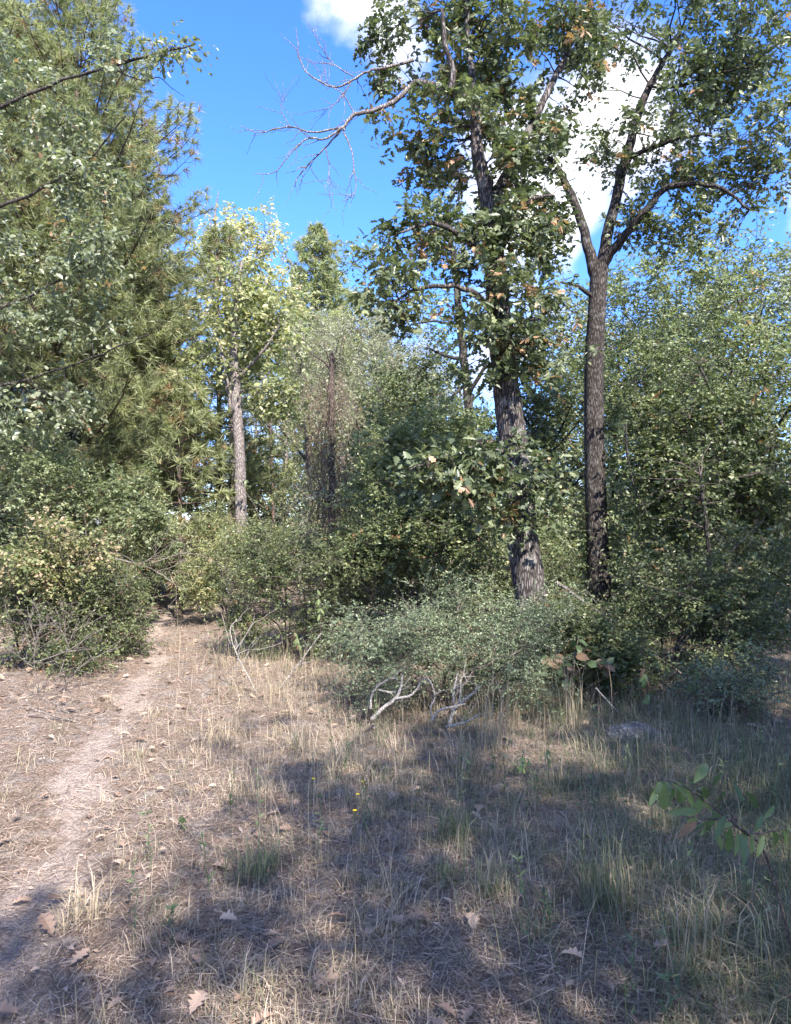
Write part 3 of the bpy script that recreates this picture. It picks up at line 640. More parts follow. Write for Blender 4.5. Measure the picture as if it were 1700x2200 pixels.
ol = proto_broad('hazy olive fine-leaved tree behind the dead snag', foot(735, 22.), M_OLIVE, M_GREYBARK, 8.0, 2.3, 520, .10, .12, LEAF_N, 10, 6, .5)
bt = proto_broad('mid green round-headed tree right of the forked oak trunk', foot(1420, 19.), M_BROAD, M_DARKBARK, 8.8, 2.6, 420, .12, .1, LEAF, 8, 6, .5)
dk = proto_broad('dark leafy tree behind the leaning oak trunk', foot(900, 17.5), M_BUSH, M_DARKBARK, 6.0, 2.2, 380, .11, .08, LEAF, 8, 6, .48)
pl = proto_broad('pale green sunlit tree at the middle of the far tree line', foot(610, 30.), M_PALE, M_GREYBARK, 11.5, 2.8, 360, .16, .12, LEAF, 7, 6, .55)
def H(py, d): return EYE + (HZ - py) / FPX * d
for src, h0, px, top, d, lab in (
        (ol, 8., 660, 720, 24., 'olive fine-leaved tree left of the dead snag'), (ol, 8., 830, 690, 25., 'olive fine-leaved tree between the dead snag and the leaning oak'),
        (ol, 8., 905, 760, 30., 'pale olive tree seen through the gap left of the leaning oak trunk'),
        (bt, 8.8, 1560, 530, 16., 'tall mid green tree at the right edge of the woods'), (bt, 8.8, 1330, 610, 21., 'sunlit green tree directly behind the forked oak trunk'),
        (bt, 8.8, 1215, 660, 20., 'green tree between the two oak trunks'), (bt, 8.8, 1510, 620, 23., 'green tree filling the gap left of the right edge tree'),
        (bt, 8.8, 1670, 560, 20., 'green tree outermost at the right edge'), (dk, 6., 1130, 860, 15.5, 'dark tree low behind the leaning oak, right of its trunk'),
        (dk, 6., 800, 900, 16., 'dark shrubby tree right of the vine-wrapped snag'), (dk, 6., 1480, 820, 14.5, 'dark small-leaved tree in the right-hand thicket'),
        (dk, 6., 560, 960, 21., 'dark small tree behind the pale sunlit trunk'), (dk, 6., 60, 940, 13.5, 'dark small tree at the foot of the tall broad pine'),
        (pl, 11.5, 545, 720, 34., 'pale tree behind the bright green sweetgum'), (pl, 11.5, 700, 700, 36., 'pale sunlit tree below the far pointed pine'),
        (pl, 11.5, 330, 640, 36., 'pale far tree seen between the pines'), (pl, 11.5, 880, 790, 42., 'far pale tree low in the gap by the leaning oak'),
        (pl, 11.5, 1260, 700, 33., 'far pale tree seen past the forked oak trunk'), (bt, 8.8, 420, 900, 30., 'mid green tree at the far end of the path'),
        (bt, 8.8, 230, 900, 26., 'mid green tree hidden low behind the tall broad pine'), (dk, 6., 1010, 900, 13.8, 'dark tree close behind the leaning oak, left of its trunk'), (bt, 8.8, 870, 800, 20., 'green tree behind the dark crooked tree'), (bt, 8.8, 1160, 760, 16.5, 'green tree just right of the leaning oak, behind it'), (bt, 8.8, 1390, 740, 14.2, 'leafy green tree right of the forked oak trunk, nearest of those behind it'), (bt, 8.8, 1620, 690, 13., 'leafy tree close behind the right edge thicket'), (ol, 8., 1400, 700, 28., 'olive tree deep in the woods on the right')):
    f = foot(px, d); s = (H(top, d)) / h0
    copy_tree(src, f, rng.random() * 6.28, (min(max(s, .75), 1.25) * (1 if s > .6 else .85), s), lab)
seed(77)
# trees that stand beside and behind the viewer and shade the clearing
for x, y, sc, lab in ((2.8, -6.5, (1., 1.04), 'tall leafy tree standing straight behind the viewer'), (4.1, -3.9, (1., 1.04), 'tall leafy tree behind the viewer whose shade falls on the near grass'), (5.5, -1.5, (1., 1.0), 'tall leafy tree to the right of the clearing shading the middle grass'),
                      (6.6, -3.9, (1., 1.1), 'leafy tree farther off to the right, shading the lower right corner'), (7.2, .4, (1., 1.05), 'leafy tree beyond the right edge shading the right thicket'), (8.4, 3.2, (1., 1.), 'leafy tree shading the dim thicket on the right, out past the edge'), (10., 6., (1.1, 1.), 'leafy tree at the far side of the right thicket shading its back')):
    copy_tree(bt, (x, y, float(gz(x, y))), rng.random() * 6, sc, lab)

# ---------------------------------------------------------------- shrubs
def grown(start, d, ln, r, depth=2, kink=.16, up=.05, nb=(2, 4)):
    n = 7; out = []; d = unit(np.asarray(d, float)); p = [np.asarray(start, float)]
    for _ in range(n - 1):
        d = unit(d + rng.normal(0, kink, 3) + arr(0, 0, up)); p.append(p[-1] + d * ln / (n - 1))
    P = np.array(p); out.append((P, np.linspace(r, r * .35, n)))
    if depth:
        for _ in range(rng.integers(nb[0], nb[1] + 1)):
            i = rng.integers(2, n); out += grown(P[i], d * .5 + rng.normal(0, .6, 3) + arr(0, 0, .15), ln * rng.uniform(.35, .65), r * .55, depth - 1, kink, up, nb)
    return out
# ---------------------------------------------------------------- shrubs
def shrub(label, base, vols, ncl, mleaf, tmpl=LEAF, size=.035, ntw=6, nlf=10, tl=.2, stems=7, gap=-.5, flat=.3, upb=.9, brown=.01, vary=.5, droop=.12, mst=None, name='shrub', tips=None, twr=.002, shell=.38, spread=.6):
    seed(zlib.crc32(label.encode()))
    root = empty(name, base, label, 'shrub'); b = arr(*base)
    C = sample(vols, ncl, shell, max(gap, -.28), 2.6)
    if tips is not None: C = np.concatenate([C, tips])
    lim = []
    for c in C[rng.permutation(len(C))[:stems]]:
        o = b + arr(rng.normal(0, .18), rng.normal(0, .18), -.05); m = o + (c - o) * .45 + arr(rng.normal(0, .1), rng.normal(0, .1), .15 * abs(c[2] - o[2]))
        P = spline([o, m, c], 12); P[1:-1] += rng.normal(0, .012, (10, 3)); lim.append((P, np.linspace(.016, .005, 12)))
    br, E = attach(lim, C, r_end=.0025, rmax=.01, up=.3, thick=.6)
    wood('stem', lim, mst or M_TWIG, root, 5, .03)
    bt_ = []
    for c in C[rng.permutation(len(C))[:9]]: bt_ += grown(c - unit(c - b) * .25, unit(c - b) * .7 + rng.normal(0, .45, 3), rng.uniform(.45, .8), .0055, 1, .14, .0, (2, 4))
    wood('twig', bt_, M_GREYTWIG, root, 3, .0)['kind'] = 'stuff'
    L, tw = tw_leaves(C, E, ntw, nlf + 2, tl * 1.2, size * .86, droop, spread, upb, vary=vary, brown=brown, flat=flat)
    ok = L[0][:, 2] > gz(L[0][:, 0], L[0][:, 1]) + .02
    branchwork(br, mst or M_TWIG, root, tw, twr, sides=3)
    mb = MB(); put(mb, L, tmpl, 0, ok); mb.obj('foliage', mleaf, root)['kind'] = 'stuff'
    return root
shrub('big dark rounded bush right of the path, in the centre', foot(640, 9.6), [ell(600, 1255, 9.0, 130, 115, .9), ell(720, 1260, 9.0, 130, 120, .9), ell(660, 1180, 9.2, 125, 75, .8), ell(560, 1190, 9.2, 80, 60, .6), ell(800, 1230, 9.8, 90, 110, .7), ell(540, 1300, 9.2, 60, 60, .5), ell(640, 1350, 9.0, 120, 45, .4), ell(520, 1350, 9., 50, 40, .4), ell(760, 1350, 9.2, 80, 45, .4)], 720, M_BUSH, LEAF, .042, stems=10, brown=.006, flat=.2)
shrub('light green feathery shrub with layered sprays in front of the leaning oak', foot(950, 6.5), [ell(900, 1390, 6.3, 150, 95, .55), ell(1020, 1370, 6.4, 130, 110, .6), ell(820, 1440, 6.2, 75, 55, .35), ell(1090, 1440, 6.3, 75, 80, .4), ell(960, 1310, 6.6, 110, 60, .4), ell(1130, 1380, 6.6, 75, 80, .4), ell(1180, 1450, 6.7, 55, 55, .3), ell(770, 1390, 6.9, 60, 70, .4), ell(1150, 1300, 7.0, 55, 55, .3)], 560, M_YAUPON, LEAF, .027, ntw=7, nlf=14, tl=.2, stems=10, flat=.75, upb=1.4, droop=.05, brown=.008, twr=.0016)
shrub('sunny pale green bush beside the path, behind the big dark bush', foot(500, 13.), [ell(480, 1210, 12.8, 75, 70, .9), ell(560, 1170, 13.2, 90, 55, .9), ell(430, 1270, 12.6, 45, 45, .6)], 300, M_PALE, LEAF, .05, stems=8, brown=.04)
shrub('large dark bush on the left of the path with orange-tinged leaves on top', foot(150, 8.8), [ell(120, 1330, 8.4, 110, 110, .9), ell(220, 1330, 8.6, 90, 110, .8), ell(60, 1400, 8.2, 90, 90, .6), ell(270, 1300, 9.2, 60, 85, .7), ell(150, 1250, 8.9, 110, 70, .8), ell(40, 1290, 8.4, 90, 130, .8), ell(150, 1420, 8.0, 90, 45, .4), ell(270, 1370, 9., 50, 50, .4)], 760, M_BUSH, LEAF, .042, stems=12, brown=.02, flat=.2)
shrub('bush with yellow and orange leaves at the left edge, above the dark bush', foot(100, 8.6), [ell(120, 1180, 8.1, 85, 60, .5), ell(70, 1230, 8., 70, 70, .45), ell(190, 1190, 8.4, 45, 35, .3)], 120, M_YELLOW, LEAF_W, .06, ntw=5, nlf=7, stems=6, vary=.6)
shrub('green thicket bush behind the feathery shrub, left of the leaning oak', foot(900, 9.2), [ell(880, 1150, 9., 110, 90, .7), ell(960, 1190, 8.8, 100, 80, .6), ell(850, 1070, 9.4, 90, 70, .6), ell(1000, 1100, 9.2, 80, 70, .5), ell(800, 1180, 9., 70, 70, .5)], 400, M_BUSH, LEAF, .062, stems=10, flat=.2, brown=.015)
shrub('tall dark green shrub arching beside the leaning oak at mid height', foot(880, 10.8), [ell(860, 970, 10.6, 100, 80, .8), ell(960, 930, 10.8, 90, 80, .8), ell(800, 1040, 10.6, 70, 70, .6), ell(900, 1050, 10.6, 90, 70, .6)], 360, M_BROAD, LEAF, .075, stems=8, flat=.2)
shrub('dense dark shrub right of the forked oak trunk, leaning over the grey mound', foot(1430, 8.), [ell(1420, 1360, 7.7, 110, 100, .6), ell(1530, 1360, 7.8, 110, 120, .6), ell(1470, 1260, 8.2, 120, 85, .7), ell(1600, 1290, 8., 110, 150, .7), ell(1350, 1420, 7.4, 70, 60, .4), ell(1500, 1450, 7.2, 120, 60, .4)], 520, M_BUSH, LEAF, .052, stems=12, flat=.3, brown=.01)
shrub('low leafy scrub between the feathery shrub and the grey mound', foot(1270, 7.5), [ell(1240, 1400, 7.4, 85, 75, .4), ell(1330, 1430, 7.3, 65, 60, .35), ell(1190, 1330, 7.6, 60, 60, .35)], 240, M_BUSH, LEAF, .05, stems=8, brown=.03)
shrub('small bright green shrub low at the right edge', foot(1580, 6.4), [ell(1560, 1500, 6.3, 75, 65, .35), ell(1620, 1470, 6.4, 80, 80, .35)], 160, M_YAUPON, LEAF, .03, stems=6, flat=.5)
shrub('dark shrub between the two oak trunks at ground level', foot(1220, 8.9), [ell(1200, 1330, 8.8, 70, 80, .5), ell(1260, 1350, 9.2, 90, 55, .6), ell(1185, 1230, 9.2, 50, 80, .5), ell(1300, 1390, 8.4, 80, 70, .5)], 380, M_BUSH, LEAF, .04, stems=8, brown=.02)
shrub('tall airy understorey shrub at the right side behind the dense shrub', foot(1450, 10.5), [ell(1440, 1080, 10.3, 105, 110, .9), ell(1530, 1050, 10.3, 130, 130, .9), ell(1420, 950, 10.6, 90, 80, .8), ell(1500, 900, 10.6, 150, 90, .9), ell(1640, 1000, 10.2, 100, 160, .9)], 400, M_BUSH, LEAF_W, .075, stems=10, flat=.3, gap=-.2)
shrub('leafy shrub on the left above the dark bush, under the pine boughs', foot(190, 11.), [ell(130, 1060, 10.8, 110, 70, .8), ell(250, 1080, 11., 90, 80, .8), ell(60, 1000, 10.6, 100, 80, .7), ell(320, 1130, 11.4, 60, 60, .6)], 330, M_BROAD, LEAF, .065, stems=8, brown=.015)
shrub('brushy green shrub where the path disappears', foot(345, 19.), [ell(340, 1190, 19, 70, 55, 1.), ell(420, 1170, 20., 70, 60, 1.), ell(250, 1200, 14.5, 60, 60, .8), ell(345, 1245, 19, 90, 35, .6)], 300, M_PALE, LEAF, .06, stems=8, brown=.05)
# far undergrowth: nobody could count it
def undergrowth():
    n = 4200; d = np.concatenate([rng.uniform(12, 34, n - 2200), rng.uniform(9.6, 13, 2200)]); x = rng.uniform(-.75, .75, n) * d; x[-2200:] = rng.uniform(.05, .75, 2200) * d[-2200:]
    lane = (np.abs(x - path_x(d)) < .9 + .02 * d) | ((d < 11.3) & (np.abs(x - .283 * d) < .38))
    top = 1.1 + 1.5 * (.5 + .5 * noise3(np.stack([x, d, 0 * d], 1), .55, 3.)) + .035 * d
    z = rng.random(n) ** .8 * top
    C = np.stack([x, d, gz(x, d) + z + .08], 1)[~lane]
    L, tw = tw_leaves(C, unit(rng.normal(0, 1, C.shape) + arr(0, 0, .6)), 3, 8, .4, .085, .15, .7, .7, vary=.6, brown=.03)
    mb = MB(); put(mb, L, LEAF); tw = tw[::3]; v, f = tubes(tw[:, ::2], np.tile(arr(.006, .003), (len(tw), 1)), 3); mb.add(v, f, .9, 1)
    tag(mb.obj('undergrowth', [M_BROAD, M_TWIG]), 'dense leafy undergrowth along the foot of the woods', 'undergrowth', kind='stuff')
seed(5); undergrowth()
def far_woods():
    n = 1500; a = rng.uniform(-.95, .95, n); d = rng.uniform(46, 75, n); x = np.tan(a) * d
    top = 9 + 3.5 * noise3(np.stack([x, d, 0 * d], 1), .18, 5.)
    C = np.stack([x, d, gz(x, d) + rng.random(n) ** .7 * top], 1)
    L, tw = tw_leaves(C, unit(rng.normal(0, 1, C.shape) + arr(0, 0, .6)), 4, 6, 1.6, .42, .15, .7, .7, vary=.6, brown=.02)
    mb = MB(); put(mb, L, LEAF)
    tag(mb.obj('far_woods', [M_BROAD]), 'far-off woods closing the view behind the trees', 'woods', kind='stuff')
seed(6); far_woods()

# ---------------------------------------------------------------- ground cover
def wedge(n, d0, d1, half=.75):
    d = np.exp(rng.uniform(math.log(d0), math.log(d1), n)) if d0 > 0 else rng.uniform(d0, d1, n)
    x = rng.uniform(-half, half, n) * (d + .6); return x, d
def blades(mb, x, y, ln, lean, w, tint, az=None, curve=.5):
    n = len(x); az = rng.random(n) * 6.283 if az is None else az
    dh = np.stack([np.cos(az), np.sin(az), 0 * az], 1); sd = np.stack([-np.sin(az), np.cos(az), 0 * az], 1)
    b = np.stack([x, y, gz(x, y) - .006], 1); ln = ln[:, None]; le = lean[:, None]; w = w[:, None]
    up = arr(0, 0, 1)
    m = b + (dh * le * .40 + up * np.sqrt(np.maximum(1 - le ** 2, .05)) * .55) * ln
    t = b + (dh * (le * (.9 + curve * .3)) + up * np.sqrt(np.maximum(1 - le ** 2, .03)) * (1 - curve * .45)) * ln
    V = np.stack([b - sd * w, b + sd * w, m + sd * w * .8, m - sd * w * .8, t], 1)
    f = np.array([(0, 1, 2), (0, 2, 3), (3, 2, 4)])
    mb.add(V.reshape(-1, 3), (f[None] + (np.arange(n) * 5)[:, None, None]).reshape(-1, 3), np.repeat(np.clip(tint, 0, 1), 5))
def green_zone(x, y):
    """0 dry, 1 green: the grass right of the lane keeps some green"""
    g = .5 + .5 * noise3(np.stack([x, y, 0 * x], 1), .9, 2.)
    return np.clip((x - (path_x(y) + 1.5)) * .55, 0, 1) * (.5 + .5 * g) * np.clip((9 - y) / 2.5, .2, 1)
def grass():
    mb = MB()
    nt = 11500; x, y = wedge(nt, 1.9, 15.)
    pn = noise3(np.stack([x, y, 0 * x], 1), 1.5, 1.) + .6 * noise3(np.stack([x, y, 0 * x], 1), 4., 5.)
    k = (rng.random(nt) > bare(x, y) * .9) & (rng.random(nt) < np.clip(.30 + .7 * (x - path_x(y) - .9), .30, 1.3)) & (pn + rng.normal(0, .25, nt) > -.15)
    x, y = x[k], y[k]; nt = len(x); g = green_zone(x, y); m = 13
    size = rng.gamma(4, .25, nt) * (.10 + .11 * g)
    tx = np.repeat(x, m) + rng.normal(0, .04, nt * m); ty = np.repeat(y, m) + rng.normal(0, .04, nt * m)
    tint = np.where(rng.random(nt) < g * .85 + .06, rng.uniform(.08, .40, nt), rng.uniform(.48, .88, nt))
    near = np.repeat(1 + .10 * np.clip(y - 4, 0, 8), m)
    wind = np.repeat(rng.random(nt) * 6.28, m) + rng.normal(0, 1.1, nt * m)
    blades(mb, tx, ty, np.repeat(size, m) * rng.uniform(.4, 1.3, nt * m), rng.beta(2.2, 1.3, nt * m), .0014 * rng.uniform(.6, 1.4, nt * m) * near, np.repeat(tint, m) + rng.normal(0, .12, nt * m), wind, .75)
    n = 18000; x, y = wedge(n, 1.9, 13.); k = rng.random(n) > bare(x, y) * .95; x, y = x[k], y[k]; n = len(x); g = green_zone(x, y)
    blades(mb, x, y, rng.uniform(.05, .17, n) * (1 + .5 * g), rng.beta(6, .8, n), .0012 * rng.uniform(.7, 1.5, n) * (1 + .1 * np.clip(y - 4, 0, 8)), np.where(rng.random(n) < .7 * g + .05, rng.uniform(.1, .45, n), rng.uniform(.45, .95, n)))
    nt = 7500; x, y = wedge(nt, 2., 9.); g = green_zone(x, y); k = rng.random(nt) < g * 1.1; x, y, g = x[k], y[k], g[k]; nt = len(x); m = 11
    blades(mb, np.repeat(x, m) + rng.normal(0, .045, nt * m), np.repeat(y, m) + rng.normal(0, .045, nt * m), np.repeat(rng.gamma(6, .17, nt) * .17, m) * rng.uniform(.4, 1.25, nt * m), rng.beta(2.4, 1.2, nt * m), .0014 * rng.uniform(.6, 1.4, nt * m),
           np.repeat(rng.uniform(.04, .40, nt), m) + rng.normal(0, .1, nt * m), np.repeat(rng.random(nt) * 6.28, m) + rng.normal(0, 1.2, nt * m), .8)
    # dry weeds thick at the foot of the bushes
    n = 6500; y = rng.uniform(5.6, 8.6, n); x = rng.uniform(-2.6, 2.6, n); k = (x > path_x(y) + .75) & (rng.random(n) < .55 + .45 * noise3(np.stack([x, y, 0 * x], 1), 1.9, 6.)); x, y = x[k], y[k]; n = len(x)
    blades(mb, x, y, rng.gamma(5, .07, n), rng.beta(1.6, 2., n), .0011 * rng.uniform(.7, 1.5, n), rng.uniform(.42, .8, n), curve=.5)
    # tall thin seed stalks
    n = 420; x, y = wedge(n, 2.2, 8.); k = (x > path_x(y) + 1.0); x, y = x[k], y[k]; n = len(x)
    blades(mb, x, y, rng.uniform(.25, .55, n), rng.uniform(.05, .7, n), .0009 * (1 + .1 * y), rng.uniform(.4, .85, n), curve=.2)
    n = 15000; x, y = wedge(n, 3.4, 12.); pn = noise3(np.stack([x, y, 0 * x], 1), 1.1, 4.); k = (rng.random(n) > bare(x, y) * 1.3) & (pn + rng.normal(0, .3, n) > -.1) & (x > path_x(y) - .2 + .5 * rng.random(n)); x, y = x[k], y[k]; n = len(x)
    blades(mb, x, y, rng.gamma(5, .045, n) * np.clip((y - 1.5) / 3.5, .5, 1.1), rng.beta(1.6, 2.2, n), .0009 * (1 + .08 * y) * rng.uniform(.6, 1.3, n), rng.uniform(.5, .9, n), curve=.4)
    tag(mb.obj('grass', M_GRASS), 'dry tan and green grass over the clearing', 'grass', kind='stuff')
seed(7); grass()
def litter():
    mb = MB(); n = 145000; x, y = wedge(n, 1.7, 13.)
    k = rng.random(n) > bare(x, y) * .42; x, y = x[k], y[k]; n = len(x)
    p = np.stack([x, y, gz(x, y) + rng.uniform(.002, .022, n)], 1); az = rng.random(n) * 6.28
    d = unit(np.stack([np.cos(az), np.sin(az), rng.normal(0, .2, n)], 1)); l = rng.uniform(.025, .14, n)[:, None]
    w = (.0013 * (1 + .16 * np.clip(y - 3, 0, 12)))[:, None]
    sd = unit(np.cross(d, arr(0, 0, 1) + rng.normal(0, .4, (n, 3)))) * w
    V = np.stack([p - d * l / 2 - sd, p - d * l / 2 + sd, p + d * l / 2], 1)
    mb.add(V.reshape(-1, 3), np.arange(n * 3).reshape(-1, 3), np.repeat(rng.beta(.9, 1.0, n), 3))
    tag(mb.obj('pine_straw', M_STRAW), 'fallen pine needles and straw matted over the soil', 'pine straw', kind='stuff')
    # small leaf fragments and far fallen leaves
    mb = MB(); n = 13000; x, y = wedge(n, 1.9, 15.); k = rng.random(n) > bare(x, y) * .35; x, y = x[k], y[k]; n = len(x)
    p = np.stack([x, y, gz(x, y) + rng.uniform(.006, .025, n)], 1); az = rng.random(n) * 6.28
    d = np.stack([np.cos(az), np.sin(az), rng.normal(0, .25, n)], 1); nn = unit(arr(0, 0, 1) + rng.normal(0, .4, (n, 3)))
    put(mb, (p, d, nn, rng.gamma(3, .0048, n) + .005, rng.beta(1.1, 1.1, n)), LEAF_OAK if 0 else LEAF_N)
    n = 900; x, y = wedge(n, 5.8, 14.); p = np.stack([x, y, gz(x, y) + rng.uniform(.01, .04, n)], 1); az = rng.random(n) * 6.28
    put(mb, (p, np.stack([np.cos(az), np.sin(az), rng.normal(0, .3, n)], 1), unit(arr(0, 0, 1) + rng.normal(0, .4, (n, 3))), rng.uniform(.06, .11, n), rng.beta(1.6, 1.4, n)), LEAF_OAK)
    tag(mb.obj('leaf_litter', M_DRY), 'crumbled dry leaf litter over the ground', 'leaf litter', kind='stuff')
seed(8); litter()
def fallen():
    protos = [MB().add(*oak_leaf(.10 + .09 * (k % 4), 40 + k), .2 + .09 * k).mesh('fallen_leaf', M_DRY) for k in range(8)]
    spots = [(860, 1985, .125), (620, 2000, .10), (370, 1985, .10), (330, 1995, .10), (670, 2075, .12), (255, 2085, .10), (1010, 1975, .10), (520, 1960, .09), (700, 1790, .09), (130, 1975, .12)]
    i = 0
    x, y = wedge(800, 2.25, 5.6, .62); keep = ((bare(x, y) < .9) | (rng.random(800) < .35)) & (noise3(np.stack([x, y, 0 * x], 1), 1.8, 7.) > .02); x, y = x[keep][:270], y[keep][:270]
    pts = [((px - 850) / FPX * (EYE * FPX / (py - HZ)), EYE * FPX / (py - HZ), s) for px, py, s in spots] + [(a, b, rng.gamma(8, .0075)) for a, b in zip(x, y)]
    who = ('large tan curled leaf at the bottom edge just right of the centre', 'tan lobed leaf in shade low at the centre left', 'pale leaf by the grey sand patch at the lower left', 'brown leaf touching the pale leaf at the lower left', 'long tan leaf lying at the bottom centre',
           'pale leaf at the bottom edge on the left', 'tan leaf at the left border of the lowest sunny patch', 'small brown leaf between the two lower left tufts', 'brown leaf beside the shaded grass clump at the centre', 'big pale leaf under the arching dry grass tuft at the lower left')
    for a, b, s in pts[:299]:
        o = bpy.data.objects.new('fallen_leaf', protos[i % 8]); i += 1
        o.location = (a, b, float(gz(a, b)) + rng.uniform(.015, .035)); o.rotation_euler = (rng.normal(0, .22), rng.normal(0, .22), rng.random() * 6.28); o.scale = (s, s, s)
        link(o); tag(o, who[i - 1] if i <= 10 else 'dry tan lobed leaf lying loose on the ground of the clearing', 'fallen leaf', 'dry leaves lying on the clearing')
seed(9); fallen()
def weeds():
    mb = MB(); n = 420; x, y = wedge(n, 2.2, 8.5); g = green_zone(x, y); k = (rng.random(n) < .12 + g) & (bare(x, y) < .2); x, y, = x[k], y[k]; n = len(x)
    for a, b in zip(x, y):
        h = rng.uniform(.14, .42); o = arr(a, b, float(gz(a, b))); l = rng.normal(0, .12, 2)
        P = o + np.linspace(0, 1, 5)[:, None] * arr(l[0] * h, l[1] * h, h) + rng.normal(0, .006, (5, 3))
        v, f = tubes(P, np.linspace(.0026, .0012, 5), 3); mb.add(v, f, .25)
        q = 16; t = rng.uniform(.15, 1, q); p = P[0] + (P[-1] - P[0]) * t[:, None]; az = rng.random(q) * 6.28
        put(mb, (p, np.stack([np.cos(az), np.sin(az), rng.uniform(.1, .8, q)], 1), unit(arr(0, 0, 1) + rng.normal(0, .3, (q, 3))), rng.uniform(.02, .05, q), np.clip(rng.normal(.45, .2, q), 0, 1)), LEAF_N)
    tag(mb.obj('weeds', M_WEED), 'low green and dark weeds growing among the grass', 'weeds', kind='stuff')
seed(10); weeds()

# ---------------------------------------------------------------- single plants, sticks and stones
def gpt(px, py):
    d = EYE * FPX / (py - HZ); x = (px - 850) / FPX * d; return x, d
def tuft(label, px, py, h, n, t0, t1, spread=.06, lean=.6):
    x, y = gpt(px, py); root = empty('grass_tuft', (x, y, float(gz(x, y))), label, 'grass tuft'); mb = MB()
    blades(mb, x + rng.normal(0, spread * .5, n), y + rng.normal(0, spread * .5, n), h * rng.beta(2, 2, n) * 1.3, np.minimum(.97, rng.beta(1.6, 1.8, n) * lean * 1.75), .0022 * rng.uniform(.7, 1.3, n), rng.uniform(t0, t1, n), curve=.7)
    mb.obj('blades', M_GRASS, root)
for a in (('tall green and straw grass clump at lower right beside the sunny patch', 1300, 1960, .50, 150, .15, .6, .14, .5), ('bright sunlit grass tuft at the edge of the bright patch of sand', 1050, 1935, .24, 110, .2, .6, .08),
          ('small pale green tuft left of the bright sunlit tuft', 955, 1900, .20, 80, .12, .45, .07), ('arching dry grass tuft at the lower left near the path', 190, 1935, .30, 110, .55, .95, .10, .8),
          ('dull green grass clump in the shade at the centre', 560, 1860, .30, 130, .05, .4, .12), ('blue-green grass clump right of the centre in the shade', 980, 1800, .33, 150, .05, .4, .14), ('wiry dry clump in front of the bleached branches', 1000, 1640, .5, 120, .45, .9, .14, .5),
          ('pale dry tuft glowing at the shade edge in the middle', 745, 1650, .42, 130, .5, .95, .12, .8), ('brown tuft under the large dead twig of the clearing', 640, 1600, .42, 120, .6, 1., .14, .7), ('tall straw stalks standing right of the bleached branches', 1055, 1600, .95, 46, .5, .85, .12, .3),
          ('sheaf of green blades leaning left of the brown-leaved sapling', 1190, 1540, .7, 60, .05, .35, .1, .7), ('brown upright stalks under the brown-leaved sapling', 1232, 1560, .95, 40, .5, .8, .08, .25), ('long grass clump at the lower right corner', 1500, 2060, .40, 120, .2, .75, .16, .6),
          ('long dry clump at the bottom edge of the clearing', 560, 2090, .22, 140, .5, .95, .16, .8), ('green tuft at the foot of the big dark bush', 575, 1420, .45, 90, .1, .4, .2, .5), ('straggly dry tuft right of the path near its middle', 470, 1590, .32, 100, .5, .9, .2, .6)):
    tuft(*a)

def dead_branch(label, lines, mat=None, tw=5, tl=.25, tr=.004, name='dead_branch', sides=6):
    b = lines[0][0][0]; root = empty(name, (float(b[0]), float(b[1]), float(b[2])), label, 'dead branch')
    wood('stem', lines, mat or M_PALETWIG, root, sides, .06)
    if tw: wood('twig', side_twigs(lines, tw, tl, tr, .05), mat or M_PALETWIG, root, 4, .0)['kind'] = 'stuff'
    return root
dA = 5.72
dead_branch('bleached white forked branch lying under the feathery shrub, left one of a pair', [px_line([(800, 1545), (825, 1520), (850, 1501), (862, 1475), (864, 1448)], dA, 0.019, .008, .002), px_line([(852, 1500), (880, 1495), (898, 1478), (902, 1465)], dA - .05, .012, .006, .001),
            px_line([(796, 1522), (799, 1495), (812, 1475), (835, 1459), (855, 1457)], dA + .1, .012, .006, .001), px_line([(812, 1482), (835, 1486), (858, 1488)], dA + .1, .008, .005, .001)], tw=3, tl=.2)
dead_branch('bleached white branching stick right of its twin, pointing to the leaning oak', [px_line([(967, 1558), (972, 1535), (985, 1515), (1010, 1495), (1030, 1472)], dA - .05, 0.02, .008, .002), px_line([(928, 1548), (945, 1526), (975, 1518), (1000, 1512)], dA - .1, .013, .007, .001),
            px_line([(978, 1520), (974, 1495), (978, 1470), (983, 1445)], dA, .012, .006, .001), px_line([(985, 1512), (990, 1485), (990, 1460), (1000, 1450)], dA + .05, .009, .005, .001), px_line([(958, 1562), (985, 1556), (1008, 1548), (1028, 1535)], dA - .15, .012, .006, .001),
            px_line([(930, 1545), (926, 1520), (934, 1500), (930, 1475), (915, 1450)], dA - .05, .009, .005, .001)], tw=4, tl=.22)
dead_branch('thin pale stick poking from the grass, leaning right, below the bleached branches', [px_line([(958, 1574), (975, 1600), (1000, 1635)], 5.0, .004, .006)], tw=0)
dead_branch('grey forked dead twig standing at the left foot of the big dark bush', [px_line([(560, 1510), (540, 1465), (520, 1430), (505, 1395), (495, 1360), (500, 1340), (520, 1330)], 7.1, .010, .004, .002), px_line([(520, 1430), (535, 1400), (545, 1385)], 7.1, .005, .002),
            px_line([(506, 1395), (525, 1370), (540, 1340)], 7.1, .005, .002, .002), px_line([(560, 1508), (590, 1490), (640, 1430), (690, 1360)], 7.3, .010, .005, .003)], tw=5, tl=.35)
dead_branch('fallen grey stick lying across the path grass', [px_line([(322, 1553), (380, 1549), (440, 1547), (487, 1541)], 6.02, .011, .005, .002)], M_TWIG, tw=2, tl=.15)
dead_branch('thin fallen twigs at the left edge where the bush meets the path', [px_line([(60, 1520), (110, 1535), (160, 1550), (220, 1563), (260, 1561)], 5.9, .009, .003, .003), px_line([(95, 1500), (130, 1520), (165, 1538)], 6.1, .006, .003, .003)], M_GREYTWIG, tw=7, tl=.3)
